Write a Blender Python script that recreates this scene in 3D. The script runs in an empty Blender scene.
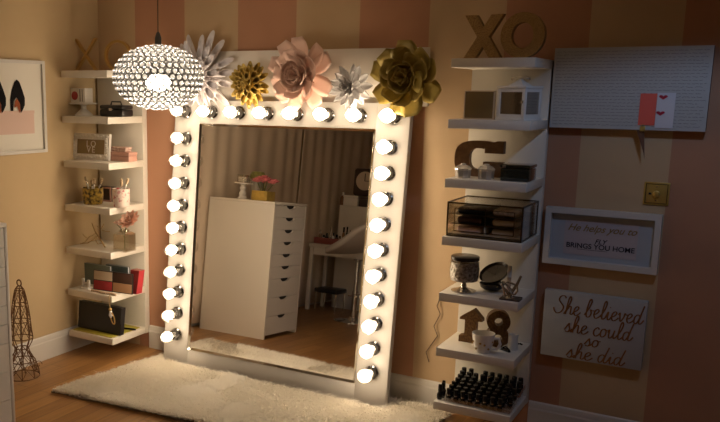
import bpy, bmesh, math, random
import numpy as np
from mathutils import Vector, Matrix, Euler
random.seed(7); rng = np.random.default_rng(7)
PI = math.pi
SC = bpy.context.scene
COL = SC.collection

# ------------------------------------------------------------------ camera, world, light, exposure
CX, CY, CZ = 4.0514, -4.605, 1.881
YAW, PITCH, ROLL, FPX = 0.5572, 0.1841, 0.0093, 818.35
SHX, SHY = -111.29, 33.57
_cy, _sy, _cp, _sp = math.cos(YAW), math.sin(YAW), math.cos(PITCH), math.sin(PITCH)
_f = Vector((-_sy*_cp, _cy*_cp, -_sp)); _r0 = Vector((_cy, _sy, 0)); _u0 = _r0.cross(_f)
_c, _s = math.cos(ROLL), math.sin(ROLL)
_r = _c*_r0 + _s*_u0; _u = -_s*_r0 + _c*_u0
cam_d = bpy.data.cameras.new('camera'); cam = bpy.data.objects.new('camera', cam_d); COL.objects.link(cam)
cam.matrix_world = Matrix(((_r.x, _u.x, -_f.x, CX), (_r.y, _u.y, -_f.y, CY), (_r.z, _u.z, -_f.z, CZ), (0, 0, 0, 1)))
cam_d.sensor_width = 36; cam_d.lens = FPX/720*36
cam_d.shift_x = -SHX/720; cam_d.shift_y = SHY/720; cam_d.clip_start = 0.05
SC.camera = cam

BULB_W = 0.92        # emission strength of the mirror bulbs
PENDANT_W = 7.5    # emission strength of the pendant lamp
SPOT_W = 17.0       # the cool ceiling downlight over the quotes
world = bpy.data.worlds.new('world'); SC.world = world; world.use_nodes = True
world.node_tree.nodes['Background'].inputs[0].default_value = (0.9, 0.75, 0.6, 1)
world.node_tree.nodes['Background'].inputs[1].default_value = 0.01
SC.view_settings.view_transform = 'Standard'; SC.view_settings.look = 'None'
SC.view_settings.exposure = 0.0; SC.view_settings.gamma = 1.0; SC.view_settings.use_curve_mapping = False

sp_d = bpy.data.lights.new('downlight_lamp', 'SPOT'); sp_d.energy = SPOT_W; sp_d.color = (0.42, 0.62, 1.0)
sp_d.spot_size = math.radians(146); sp_d.spot_blend = 0.25; sp_d.shadow_soft_size = 0.03
sp = bpy.data.objects.new('downlight_lamp', sp_d); COL.objects.link(sp); sp.location = (3.98, -1.25, 2.56)

# ------------------------------------------------------------------ pixel rays (for measuring only: every use gives a real depth)
C0 = Vector((CX, CY, CZ))
def ray(u, v): return _f + _r*((u-360-SHX)/FPX) - _u*((v-211-SHY)/FPX)
def at(u, v, x=None, y=None, z=None):
    d = ray(u, v)
    t = (x-CX)/d.x if x is not None else ((y-CY)/d.y if y is not None else (z-CZ)/d.z)
    return C0 + d*t
MX, MY, MA, MT, MW, MH = 0.6361, -0.2228, 0.0148, 0.0705, 1.668, 1.8155
MP = Vector((MX, MY, 0.015))
MN = Vector((math.sin(MA)*math.cos(MT), -math.cos(MA)*math.cos(MT), math.sin(MT)))
C2 = C0 - 2*(C0-MP).dot(MN)*MN
def mat_(u, v, x=None, y=None, z=None):      # a point seen in the mirror
    d = ray(u, v); d = d - 2*d.dot(MN)*MN
    t = (x-C2.x)/d.x if x is not None else ((y-C2.y)/d.y if y is not None else (z-C2.z)/d.z)
    return C2 + d*t

# ------------------------------------------------------------------ materials
def mat(name, col, rough=0.5, metal=0.0, spec=0.5, noise=0.0, nscale=30, bump=0.0, col2=None, trans=0.0, emit=None, estr=0, coat=0.0, stretch=None, sheen=0.0):
    m = bpy.data.materials.new(name); m.use_nodes = True; nt = m.node_tree; b = nt.nodes['Principled BSDF']
    b.inputs['Base Color'].default_value = (*col, 1); b.inputs['Roughness'].default_value = rough
    b.inputs['Metallic'].default_value = metal; b.inputs['Specular IOR Level'].default_value = spec
    b.inputs['Transmission Weight'].default_value = trans; b.inputs['Coat Weight'].default_value = coat
    b.inputs['Sheen Weight'].default_value = sheen
    if emit: b.inputs['Emission Color'].default_value = (*emit, 1); b.inputs['Emission Strength'].default_value = estr
    if noise or bump or col2:
        tc = nt.nodes.new('ShaderNodeTexCoord'); n = nt.nodes.new('ShaderNodeTexNoise'); n.inputs['Scale'].default_value = nscale; n.inputs['Detail'].default_value = 4
        src = tc.outputs['Object']
        if stretch:
            mp = nt.nodes.new('ShaderNodeMapping'); mp.inputs['Scale'].default_value = stretch; nt.links.new(src, mp.inputs[0]); src = mp.outputs[0]
        nt.links.new(src, n.inputs['Vector'])
        if noise or col2:
            r = nt.nodes.new('ShaderNodeValToRGB'); nt.links.new(n.outputs[0], r.inputs[0])
            c2 = col2 or tuple(max(0, c*(1-noise)) for c in col)
            r.color_ramp.elements[0].position = 0.35; r.color_ramp.elements[1].position = 0.65
            r.color_ramp.elements[0].color = (*c2, 1); r.color_ramp.elements[1].color = (*col, 1)
            nt.links.new(r.outputs[0], b.inputs['Base Color'])
        if bump:
            bp = nt.nodes.new('ShaderNodeBump'); bp.inputs['Strength'].default_value = bump; bp.inputs['Distance'].default_value = 0.01
            nt.links.new(n.outputs[0], bp.inputs['Height']); nt.links.new(bp.outputs[0], b.inputs['Normal'])
    return m
def clear(name, tint=(1, 1, 1), gloss=0.12, rough=0.03, white=0.0, edge=0.6):     # thin clear glass: transparent + a little gloss
    m = bpy.data.materials.new(name); m.use_nodes = True; nt = m.node_tree; nt.nodes.remove(nt.nodes['Principled BSDF'])
    out = nt.nodes['Material Output']
    t = nt.nodes.new('ShaderNodeBsdfTransparent'); t.inputs[0].default_value = (*tint, 1)
    g = nt.nodes.new('ShaderNodeBsdfGlossy'); g.inputs[0].default_value = (1, 1, 1, 1); g.inputs['Roughness'].default_value = rough
    lw = nt.nodes.new('ShaderNodeLayerWeight'); lw.inputs[0].default_value = 0.35
    mp = nt.nodes.new('ShaderNodeMath'); mp.operation = 'MULTIPLY_ADD'; mp.inputs[1].default_value = edge; mp.inputs[2].default_value = gloss
    nt.links.new(lw.outputs['Facing'], mp.inputs[0])
    mx = nt.nodes.new('ShaderNodeMixShader'); nt.links.new(mp.outputs[0], mx.inputs[0]); nt.links.new(t.outputs[0], mx.inputs[1]); nt.links.new(g.outputs[0], mx.inputs[2])
    last = mx
    if white:
        d = nt.nodes.new('ShaderNodeBsdfTranslucent'); d.inputs[0].default_value = (0.95, 0.95, 0.93, 1)
        df = nt.nodes.new('ShaderNodeBsdfDiffuse'); df.inputs[0].default_value = (0.9, 0.9, 0.88, 1)
        ad = nt.nodes.new('ShaderNodeMixShader'); ad.inputs[0].default_value = 0.35; nt.links.new(d.outputs[0], ad.inputs[1]); nt.links.new(df.outputs[0], ad.inputs[2])
        m2 = nt.nodes.new('ShaderNodeMixShader'); m2.inputs[0].default_value = white
        nt.links.new(last.outputs[0], m2.inputs[1]); nt.links.new(ad.outputs[0], m2.inputs[2]); last = m2
    nt.links.new(last.outputs[0], out.inputs[0]); return m
def emitm(name, col, s):
    m = bpy.data.materials.new(name); m.use_nodes = True; nt = m.node_tree; nt.nodes.remove(nt.nodes['Principled BSDF'])
    e = nt.nodes.new('ShaderNodeEmission'); e.inputs[0].default_value = (*col, 1); e.inputs[1].default_value = s
    nt.links.new(e.outputs[0], nt.nodes['Material Output'].inputs[0]); return m

def wallpaper():
    m = mat('striped_wallpaper', (0.7, 0.6, 0.5), 0.75, spec=0.25); nt = m.node_tree; b = nt.nodes['Principled BSDF']; L = nt.links.new
    tc = nt.nodes.new('ShaderNodeTexCoord'); sx = nt.nodes.new('ShaderNodeSeparateXYZ'); L(tc.outputs['Object'], sx.inputs[0])
    def M(op, a, bb):
        n = nt.nodes.new('ShaderNodeMath'); n.operation = op
        for i, v in enumerate((a, bb)):
            if isinstance(v, (int, float)): n.inputs[i].default_value = v
            else: L(v, n.inputs[i])
        return n.outputs[0]
    t = M('DIVIDE', M('SUBTRACT', sx.outputs[0], 0.2251 - 0.4301*20), 0.8602)
    k = M('LESS_THAN', M('FRACT', t, 0), 0.5)
    mx = nt.nodes.new('ShaderNodeMix'); mx.data_type = 'RGBA'; L(k, mx.inputs[0])
    mx.inputs[6].default_value = (0.54, 0.382, 0.225, 1); mx.inputs[7].default_value = (0.455, 0.235, 0.138, 1)
    n = nt.nodes.new('ShaderNodeTexNoise'); n.inputs['Scale'].default_value = 4; L(tc.outputs['Object'], n.inputs[0])
    h = nt.nodes.new('ShaderNodeHueSaturation'); L(mx.outputs[2], h.inputs['Color']); L(M('MULTIPLY_ADD', n.outputs[0], 0.14), h.inputs['Value'])
    h.inputs['Value'].links[0].from_node.inputs[2].default_value = 0.93
    L(h.outputs[0], b.inputs['Base Color']); return m
def planks():
    m = mat('oak_planks', (0.4, 0.2, 0.08), 0.38, spec=0.45); nt = m.node_tree; b = nt.nodes['Principled BSDF']; L = nt.links.new
    tc = nt.nodes.new('ShaderNodeTexCoord'); mp = nt.nodes.new('ShaderNodeMapping'); mp.inputs['Rotation'].default_value = (0, 0, PI/2); L(tc.outputs['Object'], mp.inputs[0])
    br = nt.nodes.new('ShaderNodeTexBrick'); L(mp.outputs[0], br.inputs[0]); br.inputs['Scale'].default_value = 1
    br.inputs['Brick Width'].default_value = 1.1; br.inputs['Row Height'].default_value = 0.105; br.inputs['Mortar Size'].default_value = 0.0018; br.offset = 0.37
    br.inputs['Color1'].default_value = (0.36, 0.185, 0.062, 1); br.inputs['Color2'].default_value = (0.25, 0.115, 0.035, 1); br.inputs['Mortar'].default_value = (0.12, 0.055, 0.02, 1)
    mp2 = nt.nodes.new('ShaderNodeMapping'); mp2.inputs['Scale'].default_value = (26, 1.6, 1); L(tc.outputs['Object'], mp2.inputs[0])
    n = nt.nodes.new('ShaderNodeTexNoise'); n.inputs['Scale'].default_value = 2.2; n.inputs['Detail'].default_value = 6; n.inputs['Distortion'].default_value = 0.6; L(mp2.outputs[0], n.inputs[0])
    h = nt.nodes.new('ShaderNodeHueSaturation'); L(br.outputs[0], h.inputs['Color'])
    a = nt.nodes.new('ShaderNodeMath'); a.operation = 'MULTIPLY_ADD'; a.inputs[1].default_value = 0.9; a.inputs[2].default_value = 0.55; L(n.outputs[0], a.inputs[0]); L(a.outputs[0], h.inputs['Value'])
    L(h.outputs[0], b.inputs['Base Color'])
    bp = nt.nodes.new('ShaderNodeBump'); bp.inputs['Strength'].default_value = 0.25; bp.inputs['Distance'].default_value = 0.003; L(br.outputs['Fac'], bp.inputs['Height']); bp.invert = True
    L(bp.outputs[0], b.inputs['Normal']); return m

def furmat():
    m = bpy.data.materials.new('cream_fur'); m.use_nodes = True; nt = m.node_tree; nt.nodes.remove(nt.nodes['Principled BSDF'])
    d = nt.nodes.new('ShaderNodeBsdfDiffuse'); d.inputs[0].default_value = (0.97, 0.93, 0.85, 1)
    t = nt.nodes.new('ShaderNodeBsdfTranslucent'); t.inputs[0].default_value = (0.97, 0.93, 0.85, 1)
    x = nt.nodes.new('ShaderNodeMixShader'); x.inputs[0].default_value = 0.45
    nt.links.new(d.outputs[0], x.inputs[1]); nt.links.new(t.outputs[0], x.inputs[2]); nt.links.new(x.outputs[0], nt.nodes['Material Output'].inputs[0]); return m
M = dict(
    paper=wallpaper(), planks=planks(),
    cream=mat('cream_wall', (0.57, 0.42, 0.24), 0.75, spec=0.25, noise=0.05, nscale=3),
    plain=mat('plain_wall', (0.5, 0.4, 0.3), 0.8, spec=0.2), ceil=mat('ceiling_paint', (0.7, 0.64, 0.56), 0.85, spec=0.2),
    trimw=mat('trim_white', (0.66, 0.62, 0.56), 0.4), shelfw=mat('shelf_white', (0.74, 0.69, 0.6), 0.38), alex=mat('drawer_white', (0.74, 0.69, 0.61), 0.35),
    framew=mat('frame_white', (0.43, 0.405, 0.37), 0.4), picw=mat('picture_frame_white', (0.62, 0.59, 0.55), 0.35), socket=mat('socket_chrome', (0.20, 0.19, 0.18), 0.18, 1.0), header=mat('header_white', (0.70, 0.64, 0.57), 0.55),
    mirror=mat('mirror_silver', (0.92, 0.90, 0.86), 0.0, 1.0), bevel=mat('mirror_bevel', (0.75, 0.72, 0.65), 0.06, 1.0), chrome=mat('chrome', (0.75, 0.74, 0.72), 0.12, 1.0),
    globe=clear('bulb_glass', (0.93, 0.92, 0.90), 0.03, edge=0.16), glow=emitm('bulb_glow', (1.0, 0.80, 0.57), 60*BULB_W),
    bead=clear('crystal_bead', (0.95, 0.95, 0.95), 0.10, 0.05, white=0.20), lampwire=mat('lamp_wire', (0.09, 0.085, 0.08), 0.4, 0.7), pglow=emitm('pendant_glow', (1.0, 0.86, 0.68), PENDANT_W*9),
    gold=mat('gold_metal', (0.55, 0.36, 0.12), 0.35, 0.75), glitter=mat('gold_glitter', (0.46, 0.29, 0.10), 0.5, 0.45, col2=(0.22, 0.12, 0.04), nscale=220, bump=0.6),
    numb=mat('number_bronze', (0.24, 0.125, 0.04), 0.5, 0.3, col2=(0.12, 0.055, 0.018), nscale=120, bump=0.4), brown=mat('bronze_board', (0.20, 0.10, 0.04), 0.55, 0.1, noise=0.3, nscale=40), goldpaper=mat('gold_paper', (0.56, 0.38, 0.08), 0.4, 0.3, noise=0.3, nscale=20),
    olive=mat('olive_gold_paper', (0.46, 0.34, 0.08), 0.5, 0.15, noise=0.25, nscale=12), pinkp=mat('pink_card', (0.80, 0.56, 0.46), 0.6, spec=0.3), whitep=mat('white_card', (0.72, 0.67, 0.68), 0.55), silverp=mat('silver_card', (0.82, 0.8, 0.8), 0.4),
    print=mat('printed_pages', (0.72, 0.68, 0.66), 0.6, noise=0.35, nscale=70, stretch=(1, 6, 1)),
    white=mat('white_ceramic', (0.78, 0.74, 0.68), 0.3), whitem=mat('white_matte', (0.7, 0.67, 0.62), 0.6), black=mat('black_leather', (0.014, 0.012, 0.012), 0.4), blackp=mat('black_plastic', (0.006, 0.006, 0.006), 0.25),
    fur=furmat(), back=mat('rug_backing', (0.20, 0.15, 0.11), 0.9),
    bronze=mat('bronze_wire', (0.17, 0.085, 0.035), 0.45, 0.6), art=mat('art_paper', (0.72, 0.68, 0.6), 0.6), shoe=mat('shoe_black', (0.012, 0.011, 0.012), 0.9, spec=0.1), sole=mat('shoe_red', (0.30, 0.09, 0.04), 0.8, spec=0.1), pinkbox=mat('art_pink', (0.66, 0.47, 0.40), 0.6),
    pink=mat('dusty_pink', (0.55, 0.30, 0.23), 0.5), lace=mat('pink_lace', (0.75, 0.6, 0.5), 0.6, col2=(0.5, 0.25, 0.2), nscale=90), leopard=mat('leopard_print', (0.62, 0.42, 0.07), 0.35, col2=(0.03, 0.015, 0.01), nscale=50), rose=mat('rose_print', (0.82, 0.68, 0.6), 0.3, col2=(0.5, 0.06, 0.07), nscale=34),
    wood=mat('pale_wood', (0.6, 0.45, 0.28), 0.5), darkb=mat('dark_box', (0.06, 0.035, 0.025), 0.4), peach=mat('peach_petals', (0.85, 0.50, 0.36), 0.6, noise=0.3), leaf=mat('leaf_green', (0.12, 0.13, 0.04), 0.6), stem=mat('dry_stem', (0.52, 0.36, 0.16), 0.6),
    glass=clear('clear_glass', (0.93, 0.91, 0.86), 0.1), smoked=clear('smoked_glass', (0.55, 0.5, 0.42), 0.16), acrylic=clear('clear_acrylic', (0.95, 0.96, 0.97), 0.1),
    teal=mat('teal_cover', (0.19, 0.24, 0.21), 0.5), dteal=mat('dark_teal_cover', (0.07, 0.1, 0.1), 0.5), palc=mat('palette_black', (0.03, 0.018, 0.015), 0.3), pcream=mat('powder_cream', (0.62, 0.5, 0.37), 0.8), pbrown=mat('powder_brown', (0.08, 0.035, 0.022), 0.8), pcrim=mat('powder_crimson', (0.36, 0.025, 0.03), 0.7), ptan=mat('powder_tan', (0.52, 0.29, 0.15), 0.8),
    red=mat('red_leatherette', (0.34, 0.03, 0.035), 0.4), lime=mat('yellow_green_folder', (0.42, 0.36, 0.04), 0.55), beads=mat('cream_beads', (0.7, 0.5, 0.33), 0.35, noise=0.4, nscale=80),
    silver=mat('antique_silver', (0.5, 0.46, 0.4), 0.28, 0.9, bump=0.9, nscale=70, col2=(0.12, 0.1, 0.08)), silvers=mat('smooth_silver', (0.55, 0.5, 0.43), 0.22, 0.9), darkshell=mat('dark_shell', (0.03, 0.022, 0.017), 0.25, 0.3),
    crystal=clear('cut_crystal', (0.8, 0.76, 0.68), 0.28, 0.1, white=0.25), darkgreen=mat('dark_green_glass', (0.012, 0.016, 0.011), 0.12, coat=0.5), brass=mat('brass', (0.60, 0.40, 0.10), 0.3, 0.45), dbrass=mat('dark_brass', (0.12, 0.075, 0.03), 0.3, 0.85),
    canvas=mat('canvas_white', (0.44, 0.43, 0.41), 0.7), canvasdark=mat('board_edge', (0.10, 0.05, 0.03), 0.7), ink=mat('grey_ink', (0.15, 0.14, 0.14), 0.7), foil=mat('gold_foil', (0.28, 0.13, 0.045), 0.35, 0.4), matgrey=mat('blue_grey_mount', (0.40, 0.43, 0.47), 0.6), quote=mat('quote_paper', (0.47, 0.42, 0.44), 0.6), inkb=mat('black_ink', (0.02, 0.015, 0.02), 0.5), inkg=mat('gold_ink', (0.30, 0.2, 0.06), 0.4, 0.3),
    coral=mat('coral_card', (0.78, 0.12, 0.08), 0.55), cardw=mat('card_white', (0.6, 0.6, 0.64), 0.6), heart=mat('heart_red', (0.40, 0.01, 0.03), 0.5), piece=mat('brown_piece', (0.14, 0.06, 0.03), 0.6),
    curtain=mat('curtain_cloth', (0.74, 0.61, 0.47), 0.85, spec=0.15), flowerpink=mat('hot_pink_petals', (0.78, 0.22, 0.24), 0.6, noise=0.2), tray=mat('rose_tray', (0.32, 0.09, 0.07), 0.4), seatw=mat('seat_white', (0.62, 0.56, 0.5), 0.35), dark=mat('dark_void', (0.02, 0.015, 0.012), 0.6), amber=mat('amber_bottle', (0.25, 0.12, 0.05), 0.2), greenjar=mat('moss_jar', (0.30, 0.30, 0.08), 0.5, noise=0.5, nscale=40), oliveart=mat('olive_card', (0.30, 0.21, 0.09), 0.5), goldblock=mat('gold_block', (0.24, 0.15, 0.05), 0.45, 0.35), cable=mat('cable_brown', (0.1, 0.06, 0.03), 0.6),
)

for n_ in M['rose'].node_tree.nodes:
    if n_.type == 'VALTORGB': n_.color_ramp.elements[0].position = .33; n_.color_ramp.elements[1].position = .45
# ------------------------------------------------------------------ mesh builder
class MB:
    def __init__(s): s.v = []; s.f = []
    def add(s, vs, fs, X=None):
        k = len(s.v)
        s.v += [tuple(X @ Vector(p)) if X is not None else tuple(p) for p in vs]
        s.f += [tuple(i+k for i in f) for f in fs]; return s
    def bm(s, b, X=None):
        b.verts.index_update(); s.add([v.co[:] for v in b.verts], [[v.index for v in f.verts] for f in b.faces], X); b.free(); return s
    def box(s, x0, x1, y0, y1, z0, z1, bev=0.0, X=None, seg=2):
        b = bmesh.new(); bmesh.ops.create_cube(b, size=1)
        for v in b.verts: v.co = Vector(((x0+x1)/2+v.co.x*(x1-x0), (y0+y1)/2+v.co.y*(y1-y0), (z0+z1)/2+v.co.z*(z1-z0)))
        if bev: bmesh.ops.bevel(b, geom=b.edges[:], offset=bev, segments=seg, affect='EDGES', profile=0.5)
        return s.bm(b, X)
    def lathe(s, prof, n=24, X=None, sx=1, sy=1):      # prof: (r, z) from bottom to top
        vs = []; fs = []
        for r, z in prof:
            for k in range(n): a = 2*PI*k/n; vs.append((r*math.cos(a)*sx, r*math.sin(a)*sy, z))
        for i in range(len(prof)-1):
            for k in range(n): fs.append((i*n+k, i*n+(k+1) % n, (i+1)*n+(k+1) % n, (i+1)*n+k))
        if prof[0][0] > 1e-5: fs.append(tuple(range(n))[::-1])
        if prof[-1][0] > 1e-5: fs.append(tuple((len(prof)-1)*n+k for k in range(n)))
        return s.add(vs, fs, X)
    def tube(s, pts, r, n=6, X=None, closed=False, flat=None):
        P = [Vector(p) for p in pts]; N = len(P); vs = []; fs = []; prev = None
        for i in range(N):
            if closed: t = P[(i+1) % N]-P[i-1]
            else: t = P[min(i+1, N-1)]-P[max(i-1, 0)]
            t = t.normalized() if t.length > 1e-9 else Vector((0, 0, 1))
            if prev is None:
                a = Vector((0, 0, 1)) if abs(t.z) < 0.9 else Vector((1, 0, 0)); nn = t.cross(a).normalized()
            else:
                nn = prev - t*prev.dot(t)
                nn = nn.normalized() if nn.length > 1e-6 else t.orthogonal().normalized()
            prev = nn; bb = t.cross(nn); rr = r[i] if isinstance(r, (list, tuple)) else r
            for k in range(n):
                q = P[i] + nn*rr*math.cos(2*PI*k/n) + bb*rr*math.sin(2*PI*k/n)
                if flat: q = Vector((q.x, P[i].y+(q.y-P[i].y)*flat, q.z))
                vs.append(q)
        M_ = N if closed else N-1
        for i in range(M_):
            j = (i+1) % N
            for k in range(n): fs.append((i*n+k, i*n+(k+1) % n, j*n+(k+1) % n, j*n+k))
        if not closed: fs.append(tuple(range(n))[::-1]); fs.append(tuple((N-1)*n+k for k in range(n)))
        return s.add(vs, fs, X)
    def prism(s, poly, y0, y1, X=None, hole=None):     # outline in x,z extruded along y
        n = len(poly)
        if hole is None:
            vs = [(x, y0, z) for x, z in poly]+[(x, y1, z) for x, z in poly]
            fs = [tuple(range(n)), tuple(range(2*n-1, n-1, -1))]+[(i, i+n, (i+1) % n+n, (i+1) % n) for i in range(n)]
        else:                                          # hole has the same number of points
            vs = [(x, y0, z) for x, z in poly]+[(x, y1, z) for x, z in poly]+[(x, y0, z) for x, z in hole]+[(x, y1, z) for x, z in hole]
            fs = []
            for i in range(n):
                j = (i+1) % n
                fs += [(i, j, j+2*n, i+2*n), (i+n, i+3*n, j+3*n, j+n), (i, i+n, j+n, j), (i+2*n, j+2*n, j+3*n, i+3*n)]
        return s.add(vs, fs, X)
    def ball(s, c, r, sub=2, scale=(1, 1, 1), X=None):
        b = bmesh.new(); bmesh.ops.create_icosphere(b, subdivisions=sub, radius=r)
        for v in b.verts: v.co = Vector((c[0]+v.co.x*scale[0], c[1]+v.co.y*scale[1], c[2]+v.co.z*scale[2]))
        return s.bm(b, X)
    def petal(s, L, W, X, cup=0.3, curl=0.6, nu=7, nv=5, tip=1.0, roll=0.0, base=0.25):
        vs = []; fs = []
        for i in range(nu):
            t = i/(nu-1)
            w = W*0.5*(base+(1-base)*math.sin(min(1, t*1.35)*PI/2))*(1-max(0, (t-0.62)/0.38)**2*tip)
            a = curl*t*t; y = L*(t*math.cos(a*0.5)); z = L*(t*math.sin(a*0.5))
            for j in range(nv):
                q = -1+2*j/(nv-1)
                if roll: an = q*roll*(1-0.35*t); x = w*math.sin(an)/max(roll, .01)*1.4; zz = z + w*(1-math.cos(an))*0.9
                else: x = w*q; zz = z + cup*W*0.5*q*q*(1-0.5*t)
                vs.append((x, y, zz))
        for i in range(nu-1):
            for j in range(nv-1): a = i*nv+j; fs.append((a, a+1, a+nv+1, a+nv))
        return s.add(vs, fs, X)
    def cone(s, L, r1, X, open_=.3, point=0.0, n=12, nu=6):      # rolled paper cone, cut slantwise at the open end
        vs = []; fs = []
        for i in range(nu):
            t = i/(nu-1); r = r1*(.16+.84*math.sin(min(1, t*1.25)*PI/2))*(1-point*max(0, (t-.5)/.5)**2)
            for k in range(n):
                a = 2*PI*k/n; vs.append((r*math.cos(a), t*L*(1-open_*.5*(1+math.sin(a))*t), r*math.sin(a)*.8+r*.5))
        for i in range(nu-1):
            for k in range(n): fs.append((i*n+k, i*n+(k+1) % n, (i+1)*n+(k+1) % n, (i+1)*n+k))
        return s.add(vs, fs, X)
    def build(s, name, m, parent=None, smooth=True, ang=40, loc=None, rot=None):
        me = bpy.data.meshes.new(name); me.from_pydata(s.v, [], s.f); me.update()
        b = bmesh.new(); b.from_mesh(me); bmesh.ops.recalc_face_normals(b, faces=b.faces); b.to_mesh(me); b.free()
        if smooth:
            me.polygons.foreach_set('use_smooth', [True]*len(me.polygons)); me.set_sharp_from_angle(angle=math.radians(ang))
        me.materials.append(M[m] if isinstance(m, str) else m)
        o = bpy.data.objects.new(name, me); COL.objects.link(o)
        if parent: o.parent = parent
        if loc is not None: o.location = loc
        if rot is not None: o.rotation_euler = rot
        return o
def RZ(a): return Matrix.Rotation(a, 4, 'Z')
def RX(a): return Matrix.Rotation(a, 4, 'X')
def RY(a): return Matrix.Rotation(a, 4, 'Y')
def TR(*p): return Matrix.Translation(Vector(p))
def tag(o, label, cat, group=None):
    o['label'] = label; o['category'] = cat
    if group: o['group'] = group
    return o
def thing(name, label, cat, loc=(0, 0, 0), rz=0, group=None, rot=None):
    o = bpy.data.objects.new(name, None); o.empty_display_size = 0.05; COL.objects.link(o); o.location = loc
    o.rotation_euler = rot if rot is not None else (0, 0, rz)
    return tag(o, label, cat, group)
def solo(b, name, m, label, cat, loc=(0, 0, 0), rz=0, group=None, **k):      # a thing that is one mesh
    return tag(b.build(name, m, None, loc=loc, rot=(0, 0, rz), **k), label, cat, group)
def struct(b, name, m, **k):
    o = b.build(name, m, **k); o['kind'] = 'structure'; return o
def copy_tree(o, parent=None):
    kids = list(o.children); c = o.copy(); COL.objects.link(c)
    if parent: c.parent = parent
    for k in kids: copy_tree(k, c)
    return c
def text_mesh(t, size, ext=0.001, shear=0.0, space=1.0, bold=0.0):
    cu = bpy.data.curves.new('lettering', 'FONT'); cu.body = t; cu.size = size; cu.extrude = ext; cu.shear = shear; cu.align_x = 'CENTER'; cu.align_y = 'CENTER'; cu.space_character = space; cu.offset = bold
    ob = bpy.data.objects.new('lettering', cu); COL.objects.link(ob); bpy.context.view_layer.update()
    me = bpy.data.meshes.new_from_object(ob.evaluated_get(bpy.context.evaluated_depsgraph_get()))
    vs = [v.co[:] for v in me.vertices]; fs = [tuple(p.vertices) for p in me.polygons]
    bpy.data.objects.remove(ob); bpy.data.curves.remove(cu); bpy.data.meshes.remove(me)
    return vs, fs
def smooth_line(pts, k=5):
    P = [Vector((p[0], 0, p[1])) for p in pts]; out = []
    for i in range(len(P)-1):
        a, b, c, d = P[max(i-1, 0)], P[i], P[i+1], P[min(i+2, len(P)-1)]
        for j in range(k):
            t = j/k
            out.append(0.5*((2*b)+(c-a)*t+(2*a-5*b+4*c-d)*t*t+(3*b-a-3*c+d)*t**3))
    out.append(P[-1]); return out

# ------------------------------------------------------------------ room shell
XL, XR, YF, ZC = -0.12, 6.2, -6.2, 2.62
struct(MB().box(XL-.1, XR+.1, YF-.1, .1, -.1, 0), 'floor', 'planks', smooth=False)
struct(MB().box(XL-.1, XR+.1, YF-.1, .1, ZC, ZC+.1), 'ceiling', 'ceil', smooth=False)
struct(MB().box(XL-.1, XR+.1, 0, .1, 0, ZC), 'wall_back', 'paper', smooth=False)
struct(MB().box(XL-.1, XL, YF, 0, 0, ZC), 'wall_left', 'cream', smooth=False)
struct(MB().box(XR, XR+.1, YF, 0, 0, ZC), 'wall_right', 'plain', smooth=False)
struct(MB().box(XL-.1, XR+.1, YF-.1, YF, 0, ZC), 'wall_front', 'plain', smooth=False)
BP = [(0, 0), (.016, 0), (.016, .125), (.012, .135), (.012, .15), (.007, .165), (0, .172)]    # skirting profile (depth, height)
def skirting(name, a, b, axis):
    n = len(BP); vs = []
    for t in (a, b):
        for d, h in BP: vs.append((t, -d, h) if axis == 'x' else (XL+d, t, h))
    fs = [tuple(range(n)), tuple(range(2*n-1, n-1, -1))]+[(i, (i+1) % n, (i+1) % n+n, i+n) for i in range(n)]
    return struct(MB().add(vs, fs), name, 'trimw', ang=20)
LX, LZ, RXX, RZZ, UW, UD, UT, PT = -0.0987, 0.1153, 2.6524, 0.1605, 0.4191, 0.4134, 0.046, 0.0497
skirting('baseboard_back', LX+UW+.004, RXX-.004, 'x')
skirting('baseboard_right', RXX+UW+.004, XR, 'x')
skirting('baseboard_left', -5.9, -UD*0-0.0005, 'y')

# ------------------------------------------------------------------ wall shelf units
STEP = (1.90-.05)/6
def Ltop(i): return LZ+1.90-(i-1)*STEP
def Rtop(i): return RZZ+1.90-(i-1)*STEP
def unit(x0, z0, label):
    t = thing('wall_shelf_unit', label, 'shelf unit', (x0, 0, z0), group='wall shelf units')
    MB().box(0, UW, -PT, -.0005, 0, 1.90, .002).build('back_panel', 'shelfw', t)
    for i in range(7):
        zt = 1.90-i*STEP
        MB().box(0, UW, -UD, -PT-.0004, zt-UT, zt, .0025).build('shelf', 'shelfw', t)
    return t
unit(LX, LZ, 'white wall shelf unit in the corner left of the bulb mirror')
unit(RXX, RZZ, 'white wall shelf unit between the bulb mirror and the wall quotes')

# ------------------------------------------------------------------ bulb mirror
mir = thing('vanity_floor_mirror', 'large white framed floor mirror ringed with lit bulbs, leaning on the striped wall', 'mirror', MP, rot=(-MT, 0, MA))
KS = 0.019
def sh(x, z): return x+KS*(z-.95)
ML, MR_, MB_, MTT = 0.2046, 0.2084, 0.1143, 0.1531
def sbox(b, x0, x1, y0, y1, z0, z1, bev=0):
    k = len(b.v); b.box(x0, x1, y0, y1, z0, z1, bev)
    for i in range(k, len(b.v)): x, y, z = b.v[i]; b.v[i] = (sh(x, z), y, z)
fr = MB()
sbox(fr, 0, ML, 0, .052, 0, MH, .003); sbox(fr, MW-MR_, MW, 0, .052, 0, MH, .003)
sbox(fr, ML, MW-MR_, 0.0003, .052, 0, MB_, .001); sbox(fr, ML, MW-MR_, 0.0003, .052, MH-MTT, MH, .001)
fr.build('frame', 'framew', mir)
g = MB(); sbox(g, ML-.01, MW-MR_+.01, .007, .016, MB_-.01, MH-MTT+.01); g.build('mirror_glass', 'mirror', mir, smooth=False)
e = MB()
gx0, gx1, gz0, gz1 = ML, MW-MR_, MB_, MH-MTT
o_ = [(sh(gx0, gz0), gz0), (sh(gx1, gz0), gz0), (sh(gx1, gz1), gz1), (sh(gx0, gz1), gz1)]
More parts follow.
